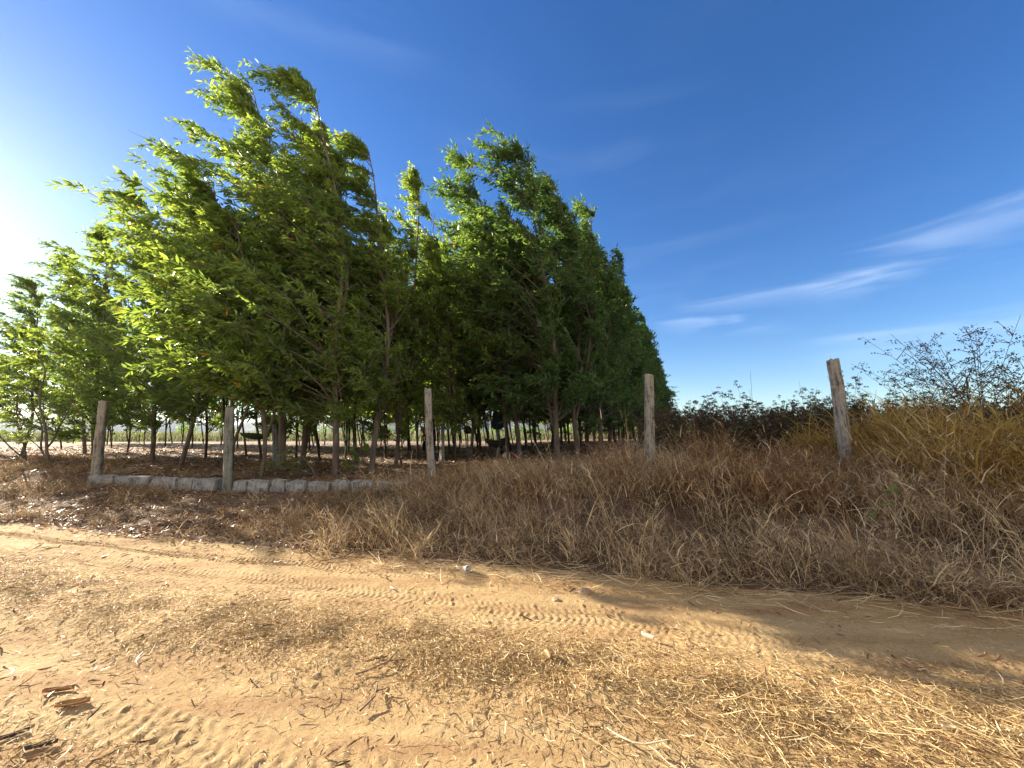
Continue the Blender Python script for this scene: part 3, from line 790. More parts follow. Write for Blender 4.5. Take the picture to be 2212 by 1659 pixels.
heroes = [
    # base px, fwd, top px, top py, source, wide, label
    (336, 9.7, 312, 62, HERO[0], 1.0, 'tallest front tree with a pale forked trunk rising right behind the stone wall'),
    (283, 10.6, 250, 60, HERO[1], 1.0, 'very tall tree whose crown makes the leftmost of the two highest plumes'),
    (372, 10.6, 372, 128, HERO[2], 1.1, 'tall straight trunked tree standing just right of the forked front tree'),
    (396, 12.8, 412, 152, HERO[3], .85, 'narrow tree whose thin plume pokes up in the notch between the two big crowns'),
    (181, 12.6, 206, 176, HERO[4], 1.0, 'broad tree with a dark trunk standing behind the first wall section'),
    (232, 10.4, 212, 160, NEAR[0], 1.0, 'leaning tree whose bright branches hang over the second fence post'),
    (262, 9.3, 240, 205, NEAR[1], 1.1, 'lower tree with large bright leaves reaching towards the road beside the second post'),
    (152, 13.4, 146, 182, HERO[0], 1.0, 'tree with a dark straight trunk just right of the leftmost fence post'),
    (93, 15.5, 108, 212, HERO[3], 1.0, 'rounded tree above the leftmost fence post'),
    (84, 18.5, 74, 238, HERO[1], 1.0, 'thin stemmed tree left of the leftmost fence post, its crown against the glare'),
    (20, 17.0, 34, 268, HERO[4], 1.0, 'low tree cut by the left edge of the picture'),
    (-18, 19.0, -30, 300, HERO[2], 1.0, 'tree just beyond the left edge of the picture'),
    (303, 12.2, 322, 104, HERO[3], .9, 'tree whose plume fills in behind the two highest plumes'),
    (558, 12.6, 520, 126, RIGHT[0], 1.1, 'tallest tree at the right corner with a pale trunk above the grass mound'),
    (520, 13.8, 466, 146, RIGHT[1], 1.0, 'tree with a plume blown far left at the middle right crown'),
    (578, 13.6, 556, 170, RIGHT[2], 1.1, 'twin stemmed tree right of the corner tree with pale trunk'),
    (600, 16.0, 592, 200, RIGHT[1], 1.15, 'bushy tree on the right shoulder of the grove'),
    (610, 19.5, 603, 246, RIGHT[0], 1.2, 'bushy tree stepping down the right flank, second from its shoulder'),
    (470, 15.0, 478, 200, HERO[0], .9, 'tree between the narrow plume and the right hand crowns'),
    (440, 13.4, 432, 228, HERO[1], .9, 'lower tree in the dip between the two big crowns, right behind the third post'),
]
for bpx, fw, tpx, tpy, src, wide, lab in heroes:
    a, _ = ratio(bpx, 462)
    place_tree(src, a * fw, fw, top=pix(tpx, tpy, fw * 1.0), label=lab, group='trees at the front of the grove', wide=wide)

# low leafy sprouts at the front
for bpx, fw, tpx, tpy, src, lab in (
    (56, 11.2, 36, 345, SMALL[0], 'spindly small tree with bare slanting branches left of the leftmost post'),
    (26, 12.0, 10, 372, SMALL[1], 'small leafy sapling at the left edge among dry grass'),
    (318, 9.2, 296, 446, SMALL[2], 'dark green leafy sprout growing behind the stone wall'),
    (344, 9.5, 372, 450, SMALL[0], 'low leafy side shoot at the foot of the forked front tree'),
    (142, 22, 146, 420, SMALL[1], 'tiny green bush out on the tan field behind the first wall section'),
):
    a, _ = ratio(bpx, 462)
    t_ = pix(tpx, tpy, fw)
    place_tree(src, a * fw, fw, top=t_, label=lab, name='sapling', cat='sapling', wide=1.1 if t_.z > 1.9 else 1.7)

ev = np.array([.447, .894]); eu = np.array([-.894, .447])
O0 = np.array([2.75, 14.6])
cnt = 0
ORD = ['first', 'second', 'third', 'fourth', 'fifth', 'sixth', 'seventh', 'eighth', 'ninth', 'tenth', 'eleventh', 'twelfth', 'thirteenth', 'fourteenth', 'fifteenth', 'sixteenth', 'seventeenth', 'eighteenth', 'nineteenth', 'twentieth', 'twenty first', 'twenty second']
rt = random.Random(5)
taken = [(ratio(h[0], 462)[0] * h[1], h[1]) for h in heroes]
for j in range(0, 25):
    deep = 17 if j < 6 else (8 if j < 10 else (5 if j < 14 else 3))
    for i in range(deep):
        p_ = O0 + ev * i * 2.3 + eu * j * 2.15 + np.array([rt.uniform(-.45, .45), rt.uniform(-.45, .45)])
        if j > 9 and rt.random() < (.35 if j < 14 else .55): continue
        x, y = float(p_[0]), float(p_[1])
        if min(math.hypot(x - a, y - b) for a, b in taken) < 1.1: continue
        h = rt.uniform(8.6, 10.8)
        if j == 0: h = rt.uniform(9.6, 11.2)
        z0 = float(ground_z(x, y))
        px, py = proj(x - .6, y, z0 + h)
        lim = np.interp(px, SX, SY) + (8 if j == 0 else 22)
        while h > 3 and py < lim:
            h -= .25
            px, py = proj(x - .6, y, z0 + h)
        if h < 3.2: continue
        right = j < 3
        src = (FARR if (right and (i > 2 or j == 0)) else MIDT)[rt.randrange(3)] if right else (MIDT[rt.randrange(5)] if i < 1 else MIDT[(1, 2, 4)[rt.randrange(3)]])
        if right:
            if j == 0:
                lab, grp = ORD[i] + ' tree back from the corner in the outermost edge row of the right flank', 'trees of the right flank'
            else:
                lab, grp = 'bushy dark tree standing inside the edge row of the right flank', 'trees inside the right flank'
        elif j < 9:
            lab, grp = 'slender dark trunked tree in the crowded rows behind the middle of the grove', 'trees in the middle rows'
        else:
            lab, grp = 'slender tree in the thin back rows at the left of the grove', 'trees in the left back rows'
        place_tree(src, x, y, height=h, rz=rt.uniform(-.35, .35), label=lab, group=grp, wide=rt.uniform(.9, 1.15) * (1.25 if right else 1) * (10 / h) ** .35)
        cnt += 1
# extra slim trees scattered in the front left between hero trees
for bpx, fw, wh in ((205, 15.5, 'just left of the second fence post, further back'), (225, 14.0, 'right behind the second fence post'), (246, 16.5, 'behind the left end of the green hammock'),
                    (262, 13.6, 'behind the right half of the green hammock'), (296, 15.2, 'right of the blue bag'), (320, 13.5, 'just left of the forked front tree'), (345, 14.8, 'just right of the forked front tree'),
                    (356, 12.6, 'midway between the forked front tree and the straight one beside it'), (385, 15.0, 'just right of the straight trunked front tree'), (402, 12.2, 'left of the pale rough post, nearer one of two'),
                    (418, 15.2, 'touching the left side of the pink hammock'), (126, 19, 'far back between the leftmost post and the next dark trunk'), (110, 24, 'far back, seen close beside the leftmost post'),
                    (60, 23, 'far back beyond the spindly small tree'), (455, 13, 'just right of the thin inner post'), (492, 15.5, 'just left of the jacket post'), (508, 13.2, 'just right of the jacket post'), (535, 15.5, 'left of the pale corner trunk')):
    a, _ = ratio(bpx, 462)
    x, y = a * fw, fw
    z0 = float(ground_z(x, y)); h = rt.uniform(8, 10)
    px, py = proj(x - .6, y, z0 + h)
    while py < np.interp(px, SX, SY) + 20 and h > 3:
        h -= .25; px, py = proj(x - .6, y, z0 + h)
    place_tree(MIDT[rt.randrange(5)], x, y, height=h, rz=rt.uniform(-.3, .3), label='slender tree ' + wh, group='slender trees behind the front row', wide=rt.uniform(.9, 1.1))
    cnt += 1
print('filler trees', cnt)

# ------------------------------------------------------------------ fence posts
def post_mesh(seed, wid, height, m):
    q = np.random.default_rng(seed)
    rows, per = 60, 28
    th = np.arange(per) / per * 2 * np.pi + .1
    c, s = np.cos(th), np.sin(th)
    pw = 5
    rad = (np.abs(c) ** pw + np.abs(s) ** pw) ** (-1 / pw) * wid / 2
    zz = np.linspace(-.35, height, rows)
    TT, ZZ = np.meshgrid(th, zz)
    rr = rad[None] * (1 - .10 * np.clip(ZZ / height, 0, 1))
    groove = vnoise(TT * 5.0, ZZ * 1.2, seed) * .20 + vnoise(TT * 3, ZZ * 14, seed + 1) * .08 + vnoise(TT * 9, ZZ * 40, seed + 2) * .05
    chips = -np.maximum(0, vnoise(TT * 2.5, ZZ * 7, seed + 3) - .28) * .9
    rr = rr * (1 + groove + chips)
    cx = .012 * np.sin(ZZ * 2 + seed); cy = .01 * np.cos(ZZ * 3 + seed)
    Xp, Yp = rr * np.cos(TT) + cx, rr * np.sin(TT) + cy
    Zp = ZZ.copy()
    Zp[-1] += vnoise(TT[-1] * 1.5, TT[-1] * 0, seed + 5) * .06
    V = np.stack([Xp, Yp, Zp], -1).reshape(-1, 3)
    idx = np.arange(rows * per).reshape(rows, per)
    a = idx[:-1]; b = idx[1:]
    F = np.stack([a, np.roll(a, -1, 1), np.roll(b, -1, 1), b], -1).reshape(-1, 4)
    top = V[idx[-1]]; cen = top.mean(0) - [0, 0, .004]
    inner = cen + (top - cen) * .6 + [0, 0, .006]; 
    nV = len(V); V = np.concatenate([V, inner, [cen]])
    i2 = nV + np.arange(per); ci = nV + per
    F2 = np.stack([idx[-1], np.roll(idx[-1], -1), np.roll(i2, -1), i2], -1)
    F3 = np.stack([i2, np.roll(i2, -1), np.full(per, ci)], -1)
    return np_mesh('fence_post', V, [np.concatenate([F, F2]), F3], m, smooth=True)

def fence_post(top_px, base_px, fwd, wid, seed, m, label, turn=0, group='concrete fence posts along the bank'):
    top = pix(*top_px, fwd)
    a, _ = ratio(base_px, 470)
    bx, by = a * fwd, fwd
    bz = float(ground_z(bx, by))
    v = top - Vector((bx, by, bz))
    o = obj('fence_post', post_mesh(seed, wid, v.length, m))
    o.location = (bx, by, bz)
    o.rotation_mode = 'QUATERNION'
    o.rotation_quaternion = Vector((0, 0, 1)).rotation_difference(v.normalized()) @ Quaternion((0, 0, 1), turn)
    tag(o, label, 'fence post', group)
    return o
fence_post((104.5, 401.5), 96.5, 9.35, .17, 1, CONC, 'leaning weathered concrete post at the left end of the stone wall', .3)
p2 = fence_post((230.5, 408), 228.5, 8.35, .16, 2, CONC_G, 'grey green concrete post standing in the gap of the stone wall', .7)
fence_post((427.5, 389), 433, 8.2, .155, 3, CONC, 'pale rough concrete post just right of the stone wall', .25)
fence_post((647.5, 375), 652.5, 6.9, .145, 4, CONC, 'brownish grooved post with tall grass at its foot, in front of the grove\'s right edge', .2)
fence_post((831.5, 360), 850, 6.2, .165, 5, CONC, 'thick post leaning left against the open sky at the right', .5)
fence_post((442, 410), 442.5, 13.2, .11, 6, CONC_G, 'thin grey green post inside the grove just right of the pale rough post', .6, 'thin posts inside the grove')
fence_post((275, 425), 275, 11.3, .16, 8, CONC_G, 'short dark post inside the grove tied with the green hammock rope', .6, 'thin posts inside the grove')
pj = fence_post((497.5, 413), 498, 15.2, .11, 7, CONC_G, 'thin post inside the grove with a dark jacket hung on its top', .6, 'thin posts inside the grove')

# ------------------------------------------------------------------ stone wall
def block_mesh(seed, lx, ly, lz):
    bm = bmesh.new()
    bmesh.ops.create_cube(bm, size=1)
    for v in bm.verts: v.co = Vector((v.co.x * lx, v.co.y * ly, v.co.z * lz))
    q = random.Random(seed)
    for v in bm.verts: v.co += Vector((q.uniform(-.026, .026), q.uniform(-.035, .035), q.uniform(-.03, .03)))
    bmesh.ops.bevel(bm, geom=list(bm.edges), offset=.018, segments=2, affect='EDGES')
    bmesh.ops.subdivide_edges(bm, edges=[e for e in bm.edges if e.calc_length() > .06], cuts=4, use_grid_fill=True)
    for v in bm.verts:
        v.co += Vector((q.uniform(-1, 1), q.uniform(-1, 1), q.uniform(-1, 1))) * .0035
        nn = float(vnoise(np.array([v.co.x * 9 + seed * 7.3]), np.array([v.co.z * 9 + v.co.y * 5]), 91)[0])
        v.co.y += nn * .07
    me = bpy.data.meshes.new('stone_block'); bm.to_mesh(me); bm.free()
    me.materials.append(STONE)
    return me
MORTAR = solid('dark_mortar', (.12, .10, .085), .95, .4, 30, .6)
def wall(p1, p2, lens, label, seed):
    v = Vector((p2[0] - p1[0], p2[1] - p1[1])); Lw = v.length; ang = math.atan2(v.y, v.x)
    z1 = float(ground_z(p1[0], p1[1] - .25)); z2 = float(ground_z(p2[0], p2[1] - .25))
    zt1, zt2 = .49, .50
    e = empty('stone_wall', (p1[0], p1[1], 0)); e.rotation_euler = (0, 0, ang)
    tag(e, label, 'wall')
    tot = sum(lens); x = 0
    for k, ln in enumerate(lens):
        ln = ln / tot * Lw
        mid = x + ln / 2
        f = mid / Lw
        hh = .27
        o = obj('stone_block', block_mesh(seed + k, ln - .035, .24, hh), e, (mid, random.Random(seed + k).uniform(-.012, .012), zt1 * (1 - f) + zt2 * f - hh / 2 + random.Random(seed * 3 + k).uniform(-.012, .012)))
        o.rotation_euler = (random.Random(k + seed).uniform(-.03, .03), random.Random(k + 2 * seed).uniform(-.03, .03), random.Random(k * 5).uniform(-.02, .02))
        x += ln
    bm = bmesh.new(); bmesh.ops.create_cube(bm, size=1)
    for vv in bm.verts: vv.co = Vector((vv.co.x * (Lw - .06) + Lw / 2, vv.co.y * .16, vv.co.z * .46 + zt1 - .27))
    me = bpy.data.meshes.new('mortar'); bm.to_mesh(me); bm.free(); me.materials.append(MORTAR)
    obj('mortar', me, e)
aL = ratio(93, 478)[0] * 9.4; aR = ratio(222, 482)[0] * 8.5
wall((aL, 9.4), (aR, 8.45), [.42, .55, .66, .50, .36, .56, .44, .68], 'pale stone block wall section left of the grey green post', 11)
bL = ratio(235, 484)[0] * 8.3; bR = ratio(412, 486)[0] * 7.95
wall((bL, 8.32), (bR, 7.98), [.36, .50, .36, .46, .52, .40, .50, .38, .42], 'pale stone block wall section right of the grey green post', 41)

# ------------------------------------------------------------------ weeds with seed heads (right, behind the fence)
def weed(q, base, H, spreadx=.6, nst=5, heads=16, lean=(-.25, 0), m=22):
    """returns stems (v,f,t) and heads (v,f,t)"""
    P0 = []
    tt = np.linspace(0, 1, 6)
    hp = []
    for k in range(nst):
        a = q.uniform(0, 2 * np.pi); sp = q.uniform(.2, 1) * spreadx * H
        b = np.array([np.cos(a) * sp, np.sin(a) * sp]) + np.array(lean) * H
        hh = H * q.uniform(.65, 1.05)
        P = base + np.stack([b[0] * tt ** 1.6, b[1] * tt ** 1.6, hh * tt ** .95], -1)
        P0.append(P)
        nbr = max(3, heads // nst)
        for _ in range(nbr):
            t0 = q.uniform(.35, .98)
            s0 = np.array([np.interp(t0, tt, P[:, c]) for c in range(3)])
            aa = q.uniform(0, 2 * np.pi); L_ = q.uniform(.12, .42) * H * (1.15 - t0)
            dv = np.array([np.cos(aa) * .8 - .25, np.sin(aa) * .8, q.uniform(.25, 1.0)])
            Q = s0 + np.stack([dv[0] * L_ * tt, dv[1] * L_ * tt, dv[2] * L_ * tt ** 1.1], -1)
            P0.append(Q); hp.append(Q[-1])
            for _k in range(2):
                hp.append(Q[3 + _k] + q.normal(0, .05 * H / 1.5, 3))
    P0 = np.stack(P0)
    rad = np.linspace(.007, .0022, 6)[None] * np.ones((len(P0), 1)) * (H / 1.6) ** .5
    sv, sf = tubes(P0, rad, 3)
    hp = np.array(hp)
    # each head: an umbrella of tiny bracts
    hc = np.repeat(hp, m, 0); n = len(hc)
    rr = np.sqrt(q.random(n)) * .048 * (H / 1.5) ** .4; a = q.uniform(0, 2 * np.pi, n)
    c = hc + np.stack([rr * np.cos(a), rr * np.sin(a), q.normal(0, .014, n) - rr * .25], -1)
    d = norm(q.normal(0, 1, (n, 3))); sd_ = norm(np.cross(d, q.normal(0, 1, (n, 3))))
    sz = q.uniform(.009, .02, n)[:, None]
    V = np.stack([c - d * sz, c + sd_ * sz * .7, c + d * sz, c - sd_ * sz * .7], 1).reshape(-1, 3)
    F = np.arange(n * 4).reshape(n, 4)
    return (sv, sf, np.full(len(sf), .5)), (V, F, q.random(n))
qw = np.random.default_rng(77)
allp = []
for k in range(420):
    fw = qw.uniform(8.2, 16) ; px = qw.uniform(655, 1080)
    a, _ = ratio(px, 430)
    x = a * fw
    if dist_edge(x, fw) < 2.4: continue
    z = float(ground_z(x, fw))
    H = (1.02 + .035 * fw) * qw.uniform(.7, 1.12) + (.25 if 700 < px < 900 else 0) * qw.random() + (.55 if qw.random() < .07 else 0)
    s_, h_ = weed(qw, np.array([x, fw, z]), H, .35, 4, 14)
    allp += [s_, h_]
v, f, t_ = merge(allp)
tag(obj('brush_thicket', np_mesh('brush_thicket', v, f, WEED, t_)), 'dark brown dry weeds with seed heads in a thicket behind the right fence', 'weeds', kind='stuff')
# leafy undergrowth that makes the thicket's base dense
kx = qw.uniform(650, 1100, 26000); kf = qw.uniform(8.4, 15, 26000)
bx = (kx - 512) / FPX * kf; bz = ground_z(bx, kf) + qw.random(26000) ** 1.1 * (1.0 + .03 * kf)
LDr = norm(qw.normal(0, 1, (26000, 3)) + [0, 0, .2])
vv, ff, tt_ = leaf_mesh(np.stack([bx, kf, bz], -1), LDr, qw.uniform(.04, .11, 26000), qw.uniform(.02, .05, 26000), qw.random(26000), qw)
tag(obj('brush_leaves', np_mesh('brush_leaves', vv, ff, WEED, tt_)), 'withered dark leaves low in the weed thicket behind the right fence', 'weeds', kind='stuff')
# green tinted undergrowth
GU = blade_mat('dull_green', [(0, (.05, .07, .03)), (1, (.13, .16, .06))], .3, .6, 1.2)
kx = qw.uniform(668, 1000, 2200); kf = qw.uniform(7.6, 9.5, 2200); kk = vnoise(kx * .03, kf * 0, 5) > 0.02
kx = kx[kk]; kf = kf[kk]; bx = (kx - 512) / FPX * kf; bz = ground_z(bx, kf) + .25 + qw.random(len(kx)) * .55
vv, ff, tt_ = leaf_mesh(np.stack([bx, kf, bz], -1), norm(qw.normal(0, 1, (len(kx), 3))), qw.uniform(.04, .09, len(kx)), qw.uniform(.03, .06, len(kx)), qw.random(len(kx)), qw)
tag(obj('green_undergrowth', np_mesh('green_undergrowth', vv, ff, GU, tt_)), 'dull green leaves at the foot of the weed thicket', 'weeds', kind='stuff')

def big_weed(bpx, fw, H, spread, nst, heads, label, seed, lean):
    q = np.random.default_rng(seed)
    a, _ = ratio(bpx, 430); x = a * fw; z = float(ground_z(x, fw))
    s_, h_ = weed(q, np.zeros(3), H, spread, nst, heads, lean, 10)
    e = empty('tall_weed', (x, fw, z)); tag(e, label, 'weed')
    obj('stem', np_mesh('stem', s_[0], s_[1], STEM), e)
    hd = obj('seed_heads', np_mesh('seed_heads', h_[0], h_[1], WEED, h_[2]), e)
big_weed(985, 7.6, 2.7, .58, 13, 150, 'tall branching dry weed with brown seed heads against the sky at the right edge', 5, (-.22, 0))
big_weed(950, 8.0, 2.2, .5, 8, 80, 'smaller dry weed left of the tallest one at the right edge', 6, (-.30, 0))
big_weed(1040, 7.9, 2.3, .5, 9, 90, 'dry seeded weed cut by the right edge of the picture', 8, (-.1, 0))

# small green vine in the bank grass on the right
VINE = blade_mat('vine_leaf', [(0, (.10, .20, .03)), (1, (.20, .34, .06))], .45, .45, (1.4, 1.4, .8))
q = np.random.default_rng(3)
for px, py, fw, lab, nlv in ((885, 500, 4.6, 'small bright green vine climbing in the right bank grass', 9), (662, 447, 7.0, 'yellow green vine leaf sprig near the post with tall grass', 3)):
    c = pix(px, py, fw); n = nlv
    tt = np.linspace(-.5, .5, n)
    B = np.stack([c.x + .10 * np.sin(tt * 3) + q.normal(0, .03, n), c.y + q.normal(0, .03, n), c.z + tt * .32], -1)
    dv = norm(np.stack([q.normal(0, 1, n), -np.ones(n) * .6, -.5 + q.random(n)], -1))
    vv, ff, tt_ = leaf_mesh(B, dv, q.uniform(.06, .09, n), q.uniform(.05, .08, n), q.random(n), q)
    e = empty('vine', (c.x, c.y, float(ground_z(c.x, c.y)))); tag(e, lab, 'vine')
    o = obj('leaves', np_mesh('leaves', vv - np.array(e.location), ff, VINE, tt_), e)
    P = np.stack([np.array([c.x, c.y, float(ground_z(c.x, c.y)) - .02]), B[0], B[n // 2], B[-1]])[None] - np.array(e.location)
    v_, f_ = tubes(P, np.full((1, 4), .003), 4); obj('stem', np_mesh('stem', v_, f_, STEM), e)

# ------------------------------------------------------------------ crops and far bushes
nC = 52000
cx = rg.uniform(-95, 60, nC); cy = rg.uniform(46, 88, nC) + 3 * vnoise(cx * .05, cx * 0, 8)
cz = ground_z(cx, cy)
V, F, T = blades(np.stack([cx, cy, cz], -1), rg.uniform(.8, 1.45, nC), rg.uniform(0, 6.28, nC), rg.uniform(.05, .3, nC), rg.uniform(.3, 1.6, nC), rg.uniform(.05, .10, nC), rg.random(nC), 3)
tag(obj('crop_field', np_mesh('crop_field', V, F, CANE, T)), 'pale green crop field beyond the tan ground', 'crops', kind='stuff')
q = np.random.default_rng(12)
parts = []
for k in range(46):
    x = q.uniform(-150, 150); y = q.uniform(110, 190); R_ = q.uniform(1.5, 3.6); n = 420
    p_ = norm(q.normal(0, 1, (n, 3))) * (R_ * q.random((n, 1)) ** .4) * np.array([1.2, 1, .8]) + np.array([x, y, R_ * .8 + .3])
    vv, ff, tt_ = leaf_mesh(p_, norm(q.normal(0, 1, (n, 3))), q.uniform(.3, .7, n), q.uniform(.2, .45, n), q.random(n) * .6, q)
    parts.append((vv, ff, tt_))
v, f, t_ = merge(parts)
tag(obj('far_bushes', np_mesh('far_bushes', v, f, LEAF, t_)), 'far bushes along the edge of the crop field', 'bushes', kind='stuff')

# ------------------------------------------------------------------ camp inside the grove
def cloth_mat(name, col, stripe=None):
    m, t, n, l, o = mat(name)
    p = n.new('ShaderNodeBsdfPrincipled'); p.inputs['Roughness'].default_value = .85
    tcn = n.new('ShaderNodeTexCoord')
    nz = n.new('ShaderNodeTexNoise'); nz.inputs['Scale'].default_value = 15; l(tcn.outputs['Object'], nz.inputs[0])
    r = ramp(n, [(.35, tuple(c * .75 for c in col)), (.65, col)]); l(nz.outputs[0], r.inputs[0])
    src = r.outputs[0]
    if stripe:
        wv = n.new('ShaderNodeTexWave'); wv.bands_direction = 'Z'; wv.inputs['Scale'].default_value = 5; l(tcn.outputs['Object'], wv.inputs[0])
        rs = ramp(n, [(.6, (0, 0, 0)), (.65, (1, 1, 1))]); l(wv.outputs[0], rs.inputs[0])
        mx = n.new('ShaderNodeMix'); mx.data_type = 'RGBA'; l(rs.outputs[0], mx.inputs['Factor']); l(src, mx.inputs[6]); mx.inputs[7].default_value = (*stripe, 1)
        src = mx.outputs[2]
    l(src, p.inputs['Base Color'])
    tr = n.new('ShaderNodeBsdfTranslucent'); l(src, tr.inputs[0])
    ms = n.new('ShaderNodeMixShader'); ms.inputs[0].default_value = .25; l(p.outputs[0], ms.inputs[1]); l(tr.outputs[0], ms.inputs[2]); l(ms.outputs[0], o.inputs[0])
    return m
ROPE = solid('rope', (.45, .38, .28), .9)

def hammock(p1, p2, sag, wid, m, label, turn=0):
    p1 = Vector(p1); p2 = Vector(p2)
    e = empty('hammock', tuple(p1)); tag(e, label, 'hammock')
    U, Vn = 40, 14
    u = np.linspace(0, 1, U); v = np.linspace(-1, 1, Vn)
    UU, VV = np.meshgrid(u, v, indexing='ij')
    d = np.array(p2 - p1)
    a0, a1 = .14, .86
    uu = a0 + (a1 - a0) * UU
    side = norm(np.cross(d, [0, 0, 1.0]))
    wz = wid * np.sin(np.pi * UU) ** .45
    fold = .02 * np.sin(VV * 22 + UU * 3) * (1 - .5 * np.sin(np.pi * UU))
    P = d * uu[..., None] + side * (VV * wz * .35)[..., None]
    P[..., 2] += -sag * 4 * uu * (1 - uu) + .34 * wz * np.abs(VV) ** 1.6 + fold
    idx = np.arange(U * Vn).reshape(U, Vn)
    F = np.stack([idx[:-1, :-1], idx[:-1, 1:], idx[1:, 1:], idx[1:, :-1]], -1).reshape(-1, 4)
    c = obj('hammock_cloth', np_mesh('hammock_cloth', P.reshape(-1, 3), F, m, smooth=True), e)
    md = c.modifiers.new('thickness', 'SOLIDIFY'); md.thickness = .006
    for a, b in ((0, a0), (1, a1)):
        tt = np.linspace(a, b, 5)
        Q = d * tt[:, None]; Q = Q.copy(); Q[:, 2] += -sag * 4 * tt * (1 - tt)
        v_, f_ = tubes(Q[None], np.full((1, 5), .010), 6)
        obj('rope', np_mesh('rope', v_, f_, ROPE, smooth=True), e)
    return e
GREENC = cloth_mat('green_hammock_cloth', (.045, .085, .03))
DARKC = cloth_mat('striped_dark_cloth', (.03, .035, .035), (.16, .17, .12))
PINKC = cloth_mat('pink_hammock_cloth', (.42, .24, .21))
hammock(pix(237, 431, 12.6), pix(274, 433.5, 11.3), .22, .55, GREENC, 'olive green hammock slung between a thin tree and the short dark post')
hammock(pix(480, 433, 15.0), pix(514, 430.5, 15.4), .62, .9, DARKC, 'dark striped hammock sagging below the post with the jacket')
hammock(pix(418, 417, 18.6), pix(437, 419, 19.2), .95, .9, PINKC, 'pale pink hammock with a seated person, seen left of the pale rough post')

def lathe(profile, seg=16, jitter=0, seed=1):
    q = np.random.default_rng(seed)
    pr = np.array(profile); th = np.arange(seg) / seg * 2 * np.pi
    V = np.stack([pr[:, :1] * np.cos(th), pr[:, :1] * np.sin(th), np.repeat(pr[:, 1:2], seg, 1)], -1)
    V = V + q.normal(0, 1, V.shape) * jitter
    idx = np.arange(len(pr) * seg).reshape(len(pr), seg)
    a = idx[:-1]; b = idx[1:]
    return V.reshape(-1, 3), np.stack([a, np.roll(a, -1, 1), np.roll(b, -1, 1), b], -1).reshape(-1, 4)

def bag(name, loc, prof, m, label, cat, seed, jit=.012, handle=None, scale=(1, 1, 1)):
    v, f = lathe(prof, 18, jit, seed)
    v = v * np.array(scale)
    o_root = empty(name, loc) if handle else None
    me = np_mesh(name if not handle else 'bag_body', v, f, m, smooth=True)
    if handle:
        obj('bag_body', me, o_root)
        h = np.linspace(0, np.pi, 9)
        P = np.stack([np.cos(h) * .05, 0 * h, handle + np.sin(h) * .09], -1)[None]
        v_, f_ = tubes(P, np.full((1, 9), .006), 5)
        obj('handle', np_mesh('handle', v_, f_, m, smooth=True), o_root)
        tag(o_root, label, cat); return o_root
    o = obj(name, me, loc=loc); tag(o, label, cat); return o
BLUEP = solid('blue_plastic', (.12, .42, .68), .4, .15)
BLACKP = solid('black_plastic', (.015, .015, .018), .5, .3)
WHITEP = solid('white_plastic', (.75, .75, .74), .4, .1)
REDP = solid('red_cloth', (.45, .05, .04), .8, .2)
NAVY = solid('navy_cloth', (.02, .03, .07), .8, .3)
bprof = [(.001, 0), (.07, .01), (.10, .06), (.09, .15), (.05, .22), (.03, .25)]
pb = pix(281.5, 442, 12.0)
bag('carrier_bag', (pb.x, pb.y, pb.z - .12), bprof, BLUEP, 'light blue plastic bag hanging beside the short dark post', 'bag', 1, handle=.24)
pk = pix(468, 427, 17.5)
bag('black_bag', (pk.x, pk.y, pk.z - .3), [(.001, 0), (.09, .02), (.15, .10), (.14, .22), (.07, .33), (.03, .38)], BLACKP, 'black bag hung low on a trunk left of the striped hammock', 'bag', 2, .02, handle=.36, scale=(1.2, .8, .9))

def clothes(name, loc, m, label, W=.42, Hh=.62, seed=4, cat='jacket'):
    e = empty(name, loc); tag(e, label, cat)
    def drape(w0, w1, z0, z1, xo, dep):
        U, Vn = 10, 20
        u = np.linspace(0, 1, U); th = np.linspace(0, 2 * np.pi, Vn, endpoint=False)
        UU, TH = np.meshgrid(u, th, indexing='ij')
        wd = w0 + (w1 - w0) * UU
        f = 1 + .12 * np.sin(TH * 5 + seed) * UU
        P = np.stack([xo[0] + (xo[1] - xo[0]) * UU + wd / 2 * np.cos(TH) * f, dep * np.sin(TH) * f * (.5 + .5 * UU), z0 + (z1 - z0) * UU], -1)
        idx = np.arange(U * Vn).reshape(U, Vn)
        F = np.stack([idx[:-1], np.roll(idx[:-1], -1, 1), np.roll(idx[1:], -1, 1), idx[1:]], -1).reshape(-1, 4)
        return P.reshape(-1, 3), F
    v, f = drape(W * .75, W, 0, -Hh, (0, 0), .12)
    obj('jacket_body', np_mesh('jacket_body', v, f, m, smooth=True), e)
    for sg in (-1, 1):
        v, f = drape(.13, .12, -.03, -Hh * .92, (sg * W * .38, sg * W * .56), .06)
        obj('sleeve', np_mesh('sleeve', v, f, m, smooth=True), e)
    return e
pj_ = pix(497.8, 413.2, 15.15)
clothes('jacket', (pj_.x, pj_.y - .02, pj_.z + .05), solid('dark_teal_cloth', (.012, .03, .035), .85, .3), 'dark teal jacket draped over a thin post inside the grove', .34, .68)

def on_ground(px, fw): 
    a, _ = ratio(px, 448); x = a * fw
    return (x, fw, float(ground_z(x, fw)))
